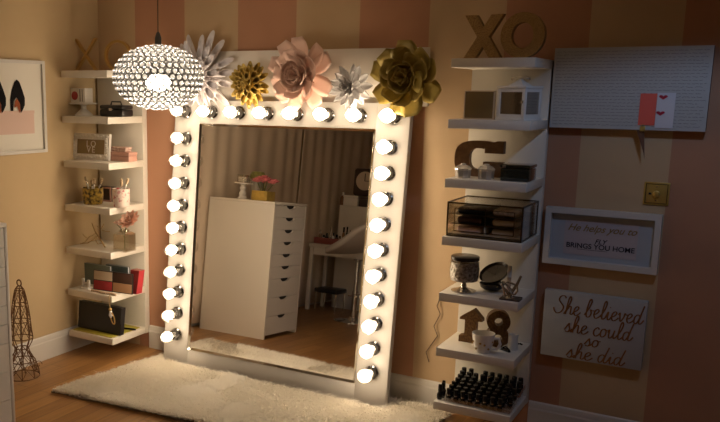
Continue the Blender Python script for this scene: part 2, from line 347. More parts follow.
w_ = .014; i_ = [(sh(gx0, gz0)+w_, gz0+w_), (sh(gx1, gz0)-w_, gz0+w_), (sh(gx1, gz1)-w_, gz1-w_), (sh(gx0, gz1)+w_, gz1-w_)]
vs = [(x, -.002, z) for x, z in o_]+[(x, .006, z) for x, z in i_]
e.add(vs, [(i, (i+1) % 4, (i+1) % 4+4, i+4) for i in range(4)]); e.build('bevelled_edge', 'bevel', mir, smooth=False)
hb = MB()
hl, hr = at(170, 60, y=-.04).x-MX, at(429, 60, y=-.04).x-MX
hz0, hz1 = MH-.012, at(330, 50.5, y=-.04).z
hb.box(hl, hr, .054, .066, hz0, hz1, .002); hb.v = [(x, y-.036*max(0, z-hz0)/(hz1-hz0), z) for x, y, z in hb.v]; hb.build('header_board', 'header', mir)
# one bulb with its chrome socket and glowing core, then copies
def make_bulb(x, z):
    s_ = MB(); s_.lathe([(0, 0.0), (.042, 0.0), (.043, .006), (.036, .012), (.034, .045), (.028, .047), (.026, .030), (0, .028)], 24)
    prof = [(.019, .031), (.021, .050), (.026, .066)]
    cz, R_ = .118, .046
    for k in range(14):
        a = math.radians(-58+k*(148/13)); prof.append((max(R_*math.cos(a), 0.0), cz+R_*math.sin(a)))
    gl = MB().lathe(prof, 20).build('bulb', 'globe', mir, ang=80)
    s_.build('socket', 'socket', gl)
    MB().ball((0, 0, .098), .023, 2, (1, 1, 1.75)).build('glowing_core', 'glow', gl, ang=80)
    gl.location = (sh(x, z), 0, z); gl.rotation_euler = (PI/2, 0, 0)
    return gl
spots = []
zb0, zb1 = 0.205, 1.560
bl, br_ = .098, MW-.104
for k in range(10):
    z = zb0+(zb1-zb0)*k/9; spots += [(bl+.006, z), (br_, z)]
for k in range(8): spots.append((bl-.008+(br_-bl+.012)*k/7, 1.738))
b0 = None
for x, z in spots:
    if b0 is None: b0 = make_bulb(x, z)
    else: c = copy_tree(b0, mir); c.location = (sh(x, z), 0, z)

# ------------------------------------------------------------------ fur rug
D_ = (0.56, -0.05)
RC = [Vector((0.40, -1.09, 0)), Vector((2.57, -0.88, 0)), Vector((2.64, -0.05, 0)), Vector((D_[0], D_[1], 0))]
rug = MB(); poly = []
for i in range(4):
    a, b = RC[i], RC[(i+1) % 4]
    for k in range(24):
        p = a.lerp(b, k/24); poly.append((p.x+.012*math.sin(k*2.1+i), p.y+.012*math.sin(k*1.7+i*2)))
n = len(poly)
rug.add([(x, y, .001) for x, y in poly]+[(x, y, .012) for x, y in poly], [tuple(range(n))[::-1], tuple(range(n, 2*n))]+[(i, (i+1) % n, (i+1) % n+n, i+n) for i in range(n)])
rug_o = solo(rug, 'fur_rug', 'back', 'shaggy cream fur rug on the oak floor under the mirror', 'rug')
NB = 90000
uu = rng.random(NB); vv = rng.random(NB)
RA = np.array([[c.x, c.y] for c in RC])
base = (RA[0]*(1-uu)[:, None]+RA[1]*uu[:, None])*(1-vv)[:, None]+(RA[3]*(1-uu)[:, None]+RA[2]*uu[:, None])*vv[:, None]
fx = .7*np.sin(base[:, 0]*5+2*np.sin(base[:, 1]*3))+.35*np.sin(base[:, 1]*13+base[:, 0]*6)+.5; fy = .7*np.sin(base[:, 1]*6+2*np.sin(base[:, 0]*4))+.35*np.sin(base[:, 0]*15-base[:, 1]*4)-.2
ang = np.arctan2(fy-.5, fx)+rng.normal(0, .55, NB)
ln = rng.uniform(.045, .085, NB); lean = rng.uniform(.5, .98, NB)
dx, dy = np.cos(ang), np.sin(ang)
# fur does not grow through the mirror foot: shorten what leans into it
wd = .0024
px_, py_ = -dy*wd, dx*wd
z0 = np.full(NB, .008)
hh = .72*ln*np.sqrt(1-(lean*.85)**2)
under = (base[:, 1] > MY-.015+.0) & (base[:, 1] < MY+.075) & (base[:, 0] > MX-.02) & (base[:, 0] < MX+MW+.02)
hh = np.where(under, .004, hh); ll = np.where(under, .004, ln*lean)
into = (~under) & (base[:, 1] <= MY-.015) & (base[:, 1]+dy*ll > MY-.006) & (base[:, 0] > MX-.04) & (base[:, 0] < MX+MW+.04)
dy = np.where(into, -dy, dy)
behind = (~under) & (base[:, 1] >= MY+.075) & (base[:, 1]+dy*ll < MY+.07); dy = np.where(behind, -dy, dy)
dy = np.where(base[:, 1]+dy*ll > -.018, -np.abs(dy), dy)
V = np.zeros((NB, 5, 3))
def setv(k, t, h, s):
    V[:, k, 0] = base[:, 0]+dx*ll*t+px_*s; V[:, k, 1] = base[:, 1]+dy*ll*t+py_*s; V[:, k, 2] = z0+hh*h
setv(0, 0, 0, 1); setv(1, 0, 0, -1); setv(2, .45, .75, .8); setv(3, .45, .75, -.8); setv(4, 1, .95, 0)
idx = np.arange(NB)[:, None]*5
F = [tuple(r) for r in (idx+np.array([0, 1, 3, 2])).tolist()]+[tuple(r) for r in (idx+np.array([2, 3, 4])).tolist()]
me = bpy.data.meshes.new('fur_pile'); me.from_pydata(V.reshape(-1, 3).tolist(), [], F); me.update(); me.polygons.foreach_set('use_smooth', [True]*len(me.polygons)); me.materials.append(M['fur'])
po = bpy.data.objects.new('fur_pile', me); COL.objects.link(po); po.parent = rug_o; po['kind'] = 'stuff'

# ------------------------------------------------------------------ drawer unit (front left, its side in the mirror)
AX, AY, AD, AW, AH = 0.655, -1.612, 0.655, 0.62, 1.179
al = thing('drawer_unit', 'tall white nine-drawer unit against the left wall, beside the curtain', 'drawer unit', (AX, AY, 0))
c = MB()
c.box(-AD, 0, -.02, 0, 0, AH-.022, .002); c.box(-AD, 0, -AW, -AW+.02, 0, AH-.022, .002); c.box(-AD, 0, -AW, 0, AH-.0215, AH, .002)
c.box(-AD, -AD+.012, -AW+.021, -.021, .02, AH-.023); c.box(-AD+.013, -.02, -AW+.021, -.021, .03, .05)
c.build('cabinet_body', 'alex', al)
hs = [.097]*6+[.148]*3; zt = AH-.026
k_ = (AH-.026-.03)/sum(hs)
for h in hs:
    h *= k_
    d = MB(); pl = [(-AW+.024, zt-h+.003), (-.024, zt-h+.003), (-.024, zt)]
    for q in range(9): a = PI*q/8; pl.append((-AW/2+.085*math.cos(a), zt-.030*math.sin(a)))
    pl.append((-AW+.024, zt))
    d.prism([(y, z) for y, z in pl], 0, .018, X=Matrix(((0, -1, 0, -.0005), (1, 0, 0, 0), (0, 0, 1, 0), (0, 0, 0, 1))))
    dr = d.build('drawer', 'alex', al, smooth=False)
    MB().box(-.03, -.021, -AW/2-.09, -AW/2+.09, zt-.034, zt+.002).build('finger_pull_shade', 'dark', dr, smooth=False)  # dark backing paints the shade inside the drawer's finger cut-out
    zt -= h

# ------------------------------------------------------------------ pendant lamp
PY = -0.75
pc = at(158.5, 77.5, y=PY); rx = (at(203, 78, y=PY).x-at(114.5, 78, y=PY).x)/2*1.0; rz_ = (at(158, 47.5, y=PY).z-at(158, 108, y=PY).z)/2*0.985
depth_ = (pc-C0).dot(_f); rx = 44.2/FPX*depth_*.985; rz_ = 30.5/FPX*depth_*.975
pl = thing('pendant_lamp', 'lit oval pendant lamp of clear crystal beads hanging from the ceiling', 'lamp', (pc.x, pc.y, pc.z))
bd = MB(); wr = MB(); ROWS = 17
br0 = .0165
pts_all = []
for i in range(ROWS):
    ph = -PI/2+.10+(PI-.20)*i/(ROWS-1)
    r_ = rx*math.cos(ph); z_ = rz_*math.sin(ph); nb = max(5, int(2*PI*r_/(br0*2.3))); row = []
    for k in range(nb):
        a = 2*PI*(k+.5*(i % 2))/nb; p = (r_*math.cos(a), r_*math.sin(a), z_); row.append(p)
        if i not in (): bd.ball(p, br0, 2)
    for p in row:
        nv_ = Vector((p[0]/rx**2, p[1]/rx**2, p[2]/rz_**2)).normalized(); Xb = TR(*(Vector(p)+nv_*.006)) @ nv_.to_track_quat('Z', 'Y').to_matrix().to_4x4()
        wr.tube([(.0185*math.cos(2*PI*k/10), .0185*math.sin(2*PI*k/10), 0) for k in range(10)],   .0036, 4, X=Xb, closed=True)
bd.build('bead_shade', 'bead', pl, ang=80); wr.build('wire_cage', 'lampwire', pl)
MB().ball((0, 0, -.03), .060, 3, (1.25, 1.25, .8)).build('glowing_bulb', 'pglow', pl, ang=80)
cord = MB(); cord.tube([(0, 0, rz_*.9), (0, 0, ZC-pc.z-.03)], .0035, 6); cord.build('cord', 'cable', pl)
cord = MB(); cord.lathe([(.02, rz_*.92), (.02, rz_+.05), (.012, rz_+.075), (.006, rz_+.085)], 14); cord.build('cap', 'lampwire', pl)
cord = MB(); cord.lathe([(.05, ZC-pc.z-.03), (.055, ZC-pc.z-.002)], 20); cord.build('ceiling_rose', 'white', pl)

# ------------------------------------------------------------------ paper flowers on the header
def hy(z): return MY+(z)*math.tan(MT)+.035          # world depth of the header board face
def flower(name, u, v, rpx, label, layers, matn, centre, rz=0.0, ymore=-.012):
    y = -.075
    for _ in range(3): p = at(u, v, y=y); y = hy(p.z)+ymore
    p = at(u, v, y=y); R_ = rpx/FPX*(p-C0).dot(_f)
    t = thing(name, label, 'paper flower', (p.x, p.y, p.z), group='paper flowers on the mirror', rot=(PI/2, 0, 0))
    MB().lathe([(.3*R_, -.006), (.3*R_, .012), (.1*R_, .05)], 16).build('backing_disc', matn, t)
    names = ['outer_petals', 'middle_petals', 'inner_petals', 'heart_petals']
    for li, (n, L, W, el, cup, curl, tip, roll, r0, off, jit) in enumerate(layers):
        b = MB()
        for k in range(n):
            a = 2*PI*(k+off)/n+rz+random.uniform(-jit, jit)
            X = RZ(a) @ TR(0, r0*R_, .01+.02*li) @ RX(el+random.uniform(-jit, jit)) @ RY(random.uniform(-jit, jit))
            if roll: b.cone(L*R_*random.uniform(.86, 1.04), W*R_*.5, X, cup, tip)
            else: b.petal(L*R_*random.uniform(1-jit*.9, 1), W*R_, X, cup, curl, tip=tip, base=.34)
        o = b.build(names[li], matn if not isinstance(matn, list) else matn[li], t, ang=70)
        md = o.modifiers.new('card', 'SOLIDIFY'); md.thickness = .0015
    if centre:
        n, L, W = centre; b = MB()
        for k in range(n):
            a = k*2.399; rr = .02+.10*k/n
            X = RZ(a) @ TR(0, rr*R_*.6, .03+.015*len(layers)) @ RX(1.35-.4*k/n)
            b.petal(L*R_, W*R_, X, .9, -.4, tip=.6)
        o = b.build('bud', matn, t, ang=70); md = o.modifiers.new('card', 'SOLIDIFY'); md.thickness = .0015
    return t
#  (n, L, W, elevation, cup, curl, tip, roll, r0, offset, jitter)
flower('paper_flower', 203, 76, 43, 'white paper flower of long rolled cones, left end of the mirror top', [
    (17, 1.0, .185, .10, .42, 0, .15, 1, .06, 0, .08), (15, .84, .175, .48, .42, 0, .15, 1, .06, .5, .10), (12, .66, .165, .85, .4, 0, .15, 1, .05, .2, .1), (8, .5, .15, 1.2, .3, 0, .15, 1, .03, .2, .1)], 'whitep', None)
flower('paper_flower', 252, 84, 23, 'small spiky gold paper flower between the white and pink ones', [
    (16, 1.0, .38, .12, .4, .3, .45, 1, .06, 0, .12), (13, .86, .36, .5, .4, .3, .45, 1, .06, .5, .12), (9, .7, .34, .85, .4, .3, .45, 1, .05, .2, .12), (6, .52, .28, 1.25, .4, .3, .5, 1, .03, .2, .12)], 'goldpaper', None, ymore=-.04)
flower('paper_flower', 304.5, 75.5, 36, 'pale pink layered paper rose above the middle of the mirror', [
    (10, 1.0, .52, .08, .22, .35, .35, 0, .08, 0, .16), (10, .84, .48, .36, .3, .4, .35, 0, .06, .5, .16), (9, .66, .42, .66, .35, .4, .35, 0, .04, .2, .14), (7, .48, .34, .98, .4, .2, .4, 0, .03, .1, .12)], 'pinkp', (9, .34, .24))
flower('paper_flower', 353.5, 87, 25, 'small silvery white paper flower with pointed petals, right of the pink rose', [
    (13, 1.0, .32, .08, .5, .25, 1.0, 0, .05, 0, .14), (12, .84, .30, .40, .55, .3, 1.0, 0, .05, .5, .14), (10, .64, .27, .78, .6, .3, 1.0, 0, .03, .2, .14), (6, .42, .2, 1.1, .6, .2, 1., 0, .02, .2, .1)], 'silverp', None, ymore=-.045)
flower('paper_flower', 409.5, 77.5, 40, 'large olive gold paper flower at the right end of the mirror top', [
    (9, 1.0, .60, .06, .22, .55, .40, 0, .08, 0, .18), (9, .82, .54, .36, .32, .6, .4, 0, .06, .5, .18), (8, .62, .46, .72, .4, .5, .4, 0, .04, .2, .14), (6, .42, .36, 1.05, .5, .3, .5, 0, .03, .2, .1)], 'olive', (9, .32, .24))

# ------------------------------------------------------------------ letters
def letter_X(b, w, h, s, y0, y1, X=None):
    for sg in (1, -1):
        b.prism([(sg*(-w/2), 0), (sg*(-w/2+s*1.2), 0), (sg*w/2, h), (sg*(w/2-s*1.2), h)], y0+(.0 if sg > 0 else .001), y1-(.0 if sg > 0 else .001), X)
def letter_O(b, w, h, s, y0, y1, X=None, n=32):
    o = [(w/2*math.cos(2*PI*k/n), h/2+h/2*math.sin(2*PI*k/n)) for k in range(n)]; i = [((w/2-s)*math.cos(2*PI*k/n), h/2+(h/2-s*.9)*math.sin(2*PI*k/n)) for k in range(n)]
    b.prism(o, y0, y1, X, hole=i)
def span(u0, u1, v, y): a, b = at(u0, v, y=y), at(u1, v, y=y); return (a.x+b.x)/2, b.x-a.x
def lw(u0, u1, v, y): return (u1-u0)/FPX*(at((u0+u1)/2, v, y=y)-C0).dot(_f)      # true width across the line of sight
def hgt(u, vt, y, zbase): return at(u, vt, y=y).z-zbase
E1 = .0006
# left pair: thin gold outline letters
y = -.23; xc, w = span(75, 97.5, 55, y); h = hgt(86, 38.5, y, Ltop(1))
b = MB(); letter_X(b, w, h, .019, -.010, .010); solo(b, 'letter_x', 'gold', 'thin gold letter X on top of the corner shelf unit', 'letter', (xc, y, Ltop(1)+E1), group='gold letters', smooth=False)
xc, w = span(105, 131.5, 55, y); h = hgt(118, 40, y, Ltop(1))
b = MB(); letter_O(b, w, h, .019, -.010, .010); solo(b, 'letter_o', 'gold', 'thin gold letter O on the corner shelf unit, half behind the lamp', 'letter', (xc, y, Ltop(1)+E1), group='gold letters', ang=50)
# right pair: chunky glitter letters
y = -.26; xc, w = span(465, 503.5, 40, y); h = hgt(486, 15, y, Rtop(1))
b = MB(); letter_X(b, w, h, .052, -.022, .022); solo(b, 'letter_x', 'glitter', 'chunky glittery gold letter X on top of the right shelf unit', 'letter', (xc, y, Rtop(1)+E1), group='gold letters', smooth=False)
xc, w = span(501, 545, 40, y-.03); h = hgt(523, 13, y, Rtop(1))
b = MB(); letter_O(b, w, h, .055, -.022, .022, n=40); solo(b, 'letter_o', 'glitter', 'chunky glittery gold letter O on top of the right shelf unit', 'letter', (xc+.002, y-.03, Rtop(1)+E1), group='gold letters', ang=50)

# ------------------------------------------------------------------ left unit contents
def frame_boards(b, w, h, t, y0, y1):
    o = [(-w/2, 0), (w/2, 0), (w/2, h), (-w/2, h)]; i = [(-w/2+t, t), (w/2-t, t), (w/2-t, h-t), (-w/2+t, h-t)]
    b.prism(o, y0, y1, hole=i)
# shelf 2: cake stand + box, black vanity case
z = Ltop(2)+E1; y = -.26
xc, w = span(69.5, 98, 104, y); w = lw(69.5, 98, 104, y); h = hgt(84, 103, y, z)
t = thing('cake_stand', 'white pedestal cake stand on the second corner shelf', 'cake stand', (xc, y, z))
MB().lathe([(.062, 0), (.064, .006), (.05, .02), (.02, .045), (.018, h-.02), (.03, h-.01)], 28).build('pedestal', 'white', t)
MB().lathe([(.02, h-.0095), (w/2-.01, h-.009), (w/2, h-.004), (w/2, h+.002), (w/2-.006, h), (0, h)], 32).build('plate', 'white', t)
xb, wb = span(72.5, 89, 96, y); hb_ = hgt(83, 88.5, y, z+h)
t2 = thing('gift_box', 'small white box with a round red motif, on the cake stand', 'box', (xb, y, z+h+.0025))
MB().box(-wb/2, wb/2, -.04, .04, 0, hb_, .004).build('carton', 'white', t2)
b = MB(); b.lathe([(.03, 0), (.03, .0015)], 24, X=TR(-.018, -.0405, hb_*.48) @ RX(PI/2)); b.build('red_motif', 'red', t2)
b = MB(); b.box(.028, .036, -.0415, -.0402, .008, hb_-.008); b.box(.05, .056, -.0415, -.0402, .008, hb_-.008); b.build('grey_stripes', 'ink', t2, smooth=False)
y = -.24; xc, w = span(105, 128, 110, y); h = hgt(117, 105, y, z)
t = thing('vanity_case', 'small black vanity case with a top handle on the second corner shelf', 'case', (xc, y, z))
MB().box(-w/2, w/2, -.06, .06, 0, h*.62, .012).build('case_body', 'black', t); MB().box(-w/2, w/2, -.06, .06, h*.62+.002, h, .012).build('case_lid', 'black', t)
MB().tube([(-.05, 0, h-.004), (-.04, 0, h+.022), (.04, 0, h+.022), (.05, 0, h-.004)], .005, 8).build('handle', 'black', t)
MB().box(-.015, .015, -.064, -.0605, h*.5, h*.75, .002).build('clasp', 'silvers', t)
# shelf 3: LOVE frame, two pink boxes
z = Ltop(3)+E1; y = -.27
xc, w = span(73, 108.5, 150, y); h = hgt(90, 133.5, y, z)
t = thing('picture_frame', 'ornate white frame with LOVE on an olive card, third corner shelf', 'picture frame', (xc, y, z), rot=(-.10, 0, .05))
b = MB(); frame_boards(b, w, h, .042, -.012, .012)
for k in range(44):                                    # carved scrolls
    q = k/44*4; s_ = int(q); f_ = q-s_
    cx_ = [-w/2+.022+f_*(w-.044), w/2-.022, w/2-.022-f_*(w-.044), -w/2+.022][s_]; cz_ = [.022, .022+f_*(h-.044), h-.022, h-.022-f_*(h-.044)][s_]
    b.ball((cx_+random.uniform(-.006, .006), -.012, cz_+random.uniform(-.006, .006)), .015, 1, (1, .7, random.uniform(.7, 1.2)))
b.build('carved_frame', 'white', t)
MB().box(-w/2+.038, w/2-.038, -.002, .008, .038, h-.038).build('olive_card', 'oliveart', t, smooth=False)
for s_, zz in (('LO', h*.60), ('VE', h*.38)):
    v_, f_ = text_mesh(s_, .06, .0008, space=1.3); MB().add(v_, f_).build('lettering', 'white', t, smooth=False, loc=(0, -.0032, zz), rot=(PI/2, 0, 0))
y = -.20; xc, w = span(111.5, 133, 157, y); h = hgt(120, 151.5, y, z)
t = thing('keepsake_box', 'dusty pink keepsake box, the lower of two on the third corner shelf', 'box', (xc, y, z), group='pink boxes on the corner shelf')
MB().box(-w/2, w/2, -.045, .045, 0, h*.6, .003).build('box_base', 'pink', t); MB().box(-w/2-.002, w/2+.002, -.047, .047, h*.6+.001, h, .003).build('box_lid', 'pink', t)
xc2, w2 = span(113.5, 128.5, 150, y); h2 = hgt(120, 146.8, y, z+h)
t = thing('keepsake_box', 'small lacy pale pink box on top of the dusty pink one', 'box', (xc2, y, z+h+E1), group='pink boxes on the corner shelf')
MB().box(-w2/2, w2/2, -.033, .033, 0, h2*.55, .003).build('box_base', 'lace', t); MB().box(-w2/2-.003, w2/2+.003, -.036, .036, h2*.55+.001, h2, .003).build('box_lid', 'lace', t)
# shelf 4: leopard mug, dark box, rose mug, with brushes
z = Ltop(4)+E1
def mug(u0, u1, vt, y, label, m, handle):
    xc, w = span(u0, u1, 197, y); h = hgt((u0+u1)/2, vt, y, z); r = lw(u0, u1, 197, y)/2
    t = thing('mug', label, 'mug', (xc, y, z), group='brush mugs on the corner shelf')
    MB().lathe([(0, 0), (r*.86, 0), (r*.92, .006), (r, h*.5), (r, h), (r-.006, h), (r-.007, .012), (0, .012)], 28).build('cup', m, t)
    if handle: MB().tube([(r*.95*handle, 0, h*.8), (r*1.4*handle, 0, h*.75), (r*1.5*handle, 0, h*.5), (r*1.3*handle, 0, h*.25), (r*.9*handle, 0, h*.2)], .008, 8).build('handle', m, t)
    return xc, h, r
xm, hm, rm = mug(82.5, 103.5, 187.5, -.29, 'leopard print mug of makeup brushes on the fourth corner shelf', 'leopard', 0)
def brush(xb, yb, zb, dx_, dy_, L, label, hm_, grp):
    d = Vector((dx_, dy_, 1)).normalized(); X = TR(xb, yb, zb) @ d.to_track_quat('Z', 'Y').to_matrix().to_4x4()
    t = thing('makeup_brush', label, 'makeup brush', (0, 0, 0), group=grp); t.matrix_world = X
    MB().lathe([(.003, 0), (.005, L*.2), (.006, L*.72)], 8).build('brush_handle', hm_, t); MB().lathe([(.006, L*.72), (.007, L*.78)], 8).build('ferrule', 'silvers', t)
    MB().lathe([(.007, L*.78), (.011, L*.88), (.008, L*.97), (0, L)], 10).build('bristles', 'wood', t)
for k, (a, b_, L) in enumerate([(-.34, .0, .185), (-.05, .15, .165), (.05, -.1, .16), (.42, .05, .185)]):
    brush(xm+[-.008, -.004, .006, .010][k], -.29+[.0, .008, -.006, .004][k], z+.016, a, b_, L, ['makeup brush leaning left out of the leopard mug', 'upright makeup brush at the back of the leopard mug', 'upright makeup brush at the front of the leopard mug', 'makeup brush leaning right out of the leopard mug'][k], 'white', 'brushes in the leopard mug')
xm, hm, rm = mug(112.5, 130, 188.5, -.29, 'white mug with pink and red roses, full of brushes', 'rose', 0)
for k, (a, b_, L) in enumerate([(-.05, .1, .18), (.16, -.1, .17), (.36, .0, .20)]):
    brush(xm+[-.006, .0, -.004][k], -.29+[.006, -.006, .002][k], z+.016, a, b_, L, ['pale upright brush in the rose mug', 'middle brush of three in the rose mug', 'brush leaning right out of the rose mug'][k], 'white', 'brushes in the rose mug')
y = -.115; xc, w = span(103, 114, 195, y); h = hgt(108, 186.5, y, z)
t = thing('photo_cube', 'dark brown box behind the two brush mugs', 'box', (xc, y, z))
MB().box(-w/2, w/2, -.03, .03, 0, h, .004).build('box_body', 'darkb', t); b = MB(); frame_boards(b, w, h, .012, -.034, -.0305); b.build('rim', 'pink', t)
# shelf 5: dry twigs, glass vase with flowers
z = Ltop(5)+E1
y = -.30; t = thing('dried_twig', 'dried golden twig lying propped on the fifth corner shelf', 'twig', (at(93, 246, y=y).x, y, z))
def ploc(u, v, yy=y): q = at(u, v, y=yy); return (q.x-t.location.x, yy-y, max(q.z-z, .006))
b = MB(); b.tube([ploc(92, 223), ploc(95, 231), ploc(100, 239), ploc(105, 247, -.32)], [.003, .004, .005, .006], 6); b.tube([ploc(98, 236), ploc(88, 243, -.28), ploc(80, 246, -.30)], [.004, .004, .003], 6); b.build('main_branch', 'stem', t)
b = MB()
for p_ in ([(90, 236), (85, 242), (81, 247)], [(87, 238), (84.5, 236), (83, 234)], [(96, 233), (92, 236), (90, 236)], [(103, 243), (98, 244), (95, 239)], [(102, 230), (106, 231.5), (110, 231.5)], [(97, 226), (101, 229), (104, 224)]):
    b.tube([ploc(*q) for q in p_], .0028, 5)
b.build('side_twigs', 'stem', t)
y = -.29; xc, w = span(114.5, 134.5, 240, y); w = lw(114.5, 134.5, 240, y)*.80; h = hgt(124, 231.5, y, z)
t = thing('glass_vase', 'square clear glass vase on the fifth corner shelf', 'vase', (xc, y, z))
o = MB(); q2 = w/2*1.414; o.lathe([(0, 0), (q2, 0), (q2, h*.9), (q2*.6, h), (q2*.56, h), (q2*.94, h*.89), (q2*.94, .008), (0, .008)], 4, X=RZ(PI/4)); o.build('vase_body', 'glass', t, smooth=False)
MB().lathe([(.036, h+.0005), (.034, h+.012), (.040, h+.014), (.036, h+.014), (.031, h+.011), (.032, h+.0005)], 20).build('neck', 'glass', t)
t3 = thing('peach_flower', 'peach flower with a small pink bud standing in the square glass vase', 'flower', (xc, y, z))
fc = at(130, 221, y=y)-Vector((xc, y, z)); fc.y = 0
MB().tube([(0, 0, .015), (.004, 0, h), (fc.x*.7, 0, fc.z-.015), (fc.x, 0, fc.z-.004)], .004, 6).build('stem', 'leaf', t3)
b = MB()
for n_, L_, el in ((11, .088, .1), (9, .07, .5), (6, .045, 1.0)):
    for k in range(n_): b.petal(L_, .034, TR(*fc) @ RX(.75) @ RZ(2*PI*k/n_+el) @ RX(el), .3, .3)
b.build('petals', 'peach', t3, ang=70)
bc = at(117, 224.5, y=y)-Vector((xc, y, z)); bc.y = 0
b = MB()
for n_, L_, el in ((7, .035, .4), (5, .03, 1.0)):
    for k in range(n_): b.petal(L_, .022, TR(*bc) @ RZ(2*PI*k/n_+el) @ RX(el), .4, .2)
b.build('bud', 'pinkp', t3, ang=70)
MB().tube([(0, .004, h*.6), (bc.x*.5, .002, h+.02), (bc.x, 0, bc.z)], .003, 6).build('bud_stem', 'leaf', t3)
# shelf 6: books, palette, compact, small stand, bead strip, charm
z = Ltop(6)+E1
y = -.20; xc, w = span(80, 111, 276, y); h = hgt(95, 264, y, z)
t = thing('book', 'grey-green hardback propped behind the palette, sixth corner shelf', 'book', (xc, y, z), group='books behind the palette'); MB().box(-w/2, w/2, -.011, -.008, 0, h, .001).build('front_cover', 'teal', t); MB().box(-w/2+.004, w/2-.004, -.0075, .0075, .003, h-.003).build('pages', 'cardw', t); MB().box(-w/2, w/2, .008, .011, 0, h, .001).build('rear_cover', 'teal', t)
y = -.17; xc, w = span(107, 129, 276, y); h = hgt(118, 265.5, y, z)
t = thing('book', 'dark teal hardback, the shorter one behind the palette', 'book', (xc, y, z), group='books behind the palette'); MB().box(-w/2, w/2, -.012, -.009, 0, h, .001).build('front_cover', 'dteal', t); MB().box(-w/2+.004, w/2-.004, -.0085, .0085, .003, h-.003).build('pages', 'cardw', t); MB().box(-w/2, w/2, .009, .012, 0, h, .001).build('rear_cover', 'dteal', t)
y = -.31; xc, w = span(94.5, 130.5, 282, y); h = hgt(112, 272, y, z)
t = thing('makeup_palette', 'makeup palette with four colour blocks standing on the sixth corner shelf', 'palette', (xc, y, z), rot=(-.08, 0, .10))
b = MB(); b.box(-w/2, w/2, 0, .012, 0, h, .002); b.build('palette_case', 'palc', t)
for k, m_ in enumerate(('pcrim', 'ptan', 'pcream', 'pbrown')):
    x0 = -w/2+.006 if k % 2 == 0 else .004; z0 = .006 if k < 2 else h/2+.003
    MB().box(x0, x0+w/2-.010, -.003, -.0003, z0, z0+h/2-.009, .001).build('powder_pan', m_, t)
y = -.24; xc, w = span(131.5, 141, 280, y); h = hgt(136, 269.5, y, z)
t = thing('purse', 'small red wedge-shaped purse right of the palette', 'purse', (xc, y, z)); 
b = MB(); b.prism([(-w*.45, 0), (w*.28, 0), (w*.62, h), (-w*.3, h)], -.03, .03); b.build('purse_body', 'red', t, smooth=False)
MB().tube([(-w*.3, 0, h), (w*.62, 0, h)], .004, 8).build('zip', 'silvers', t)
y = -.34; xc, w = span(82, 90.5, 285, y); h = hgt(86, 278.5, y, z)
t = thing('ring_stand', 'little white ring stand at the front of the sixth corner shelf', 'ring stand', (xc, y, z))
MB().box(-w/2, w/2, -.025, .025, 0, .012, .003).build('stand_base', 'white', t); MB().box(-w*.45, -w*.2, -.008, .008, .0125, h, .003).build('post', 'white', t); MB().box(w*.15, w*.42, -.008, .008, .0125, h*.9, .003).build('post', 'white', t); MB().box(-w*.19, w*.14, -.007, .007, h*.5, h*.62, .001).build('crossbar', 'white', t)
y = -.385; p0, p1 = at(92, 290, y=y).x, at(116, 290, y=y).x
b = MB()
for k in range(15): b.ball((p0+(p1-p0)*k/14, y+.008*math.sin(k*.7)+(.0 if k < 12 else -.006), z+.0095), .0095, 2)
solo(b, 'bead_bracelet', 'beads', 'string of cream beads along the front edge of the sixth corner shelf', 'bracelet')
xk = LX+UW-.012; t = thing('key_charm', 'gold tasselled charm hanging over the front corner of the sixth corner shelf', 'charm', (xk, -UD-.008, z))
MB().tube([(-.02, .03, .003), (-.012, .012, .003), (-.004, .0, .001), (0, -.004, -.02), (.003, -.004, -.06), (.006, -.004, -.085)], .0025, 6).build('cord', 'stem', t)
MB().ball((.006, -.004, -.09), .012, 2).build('gold_bead', 'gold', t)
b = MB(); b.lathe([(.009, -.10), (.014, -.135), (.004, -.15)], 10, X=TR(.010, -.004, 0)); b.build('tassel', 'silverp', t)
b = MB(); b.tube([(.018+.016*math.cos(a)+.02*(.5-.5*math.sin(a)), -.006, -.152+.04*math.sin(a)) for a in np.linspace(0, 2*PI, 20)[:-1]], .004, 6, closed=True); b.build('gold_loop', 'gold', t)
# shelf 7: folder, clutch, pen
z = Ltop(7)+E1
solo(MB().box(LX+.03, LX+UW-.02, -.40, -.09, 0, .006, .001), 'folder', 'lime', 'yellow-green folder lying flat on the lowest corner shelf', 'folder', (0, 0, z))
y = -.32; xc, w = span(79, 124, 320, y); h = hgt(100, 303.5, y, z+.007)
t = thing('clutch_bag', 'black leather clutch bag standing on the yellow-green folder', 'bag', (xc, y, z+.0068))
b = MB(); b.prism([(-w*.49, 0), (w*.45, 0), (w*.5, h), (-w*.42, h)], -.02, .02); b.build('bag_body', 'black', t, smooth=False)
b = MB(); b.prism([(-w*.45, h*.45), (w*.475, h*.45), (w*.505, h+.004), (-w*.42, h+.004)], -.027, -.0205); b.build('flap', 'black', t, smooth=False)
solo(MB().tube([(0, 0, 0), (.09, .02, 0)], .007, 8), 'eyeliner_pencil', 'blackp', 'short black pencil lying right of the clutch bag', 'pencil', (at(124, 322, y=-.2).x, -.2, z+.0145))

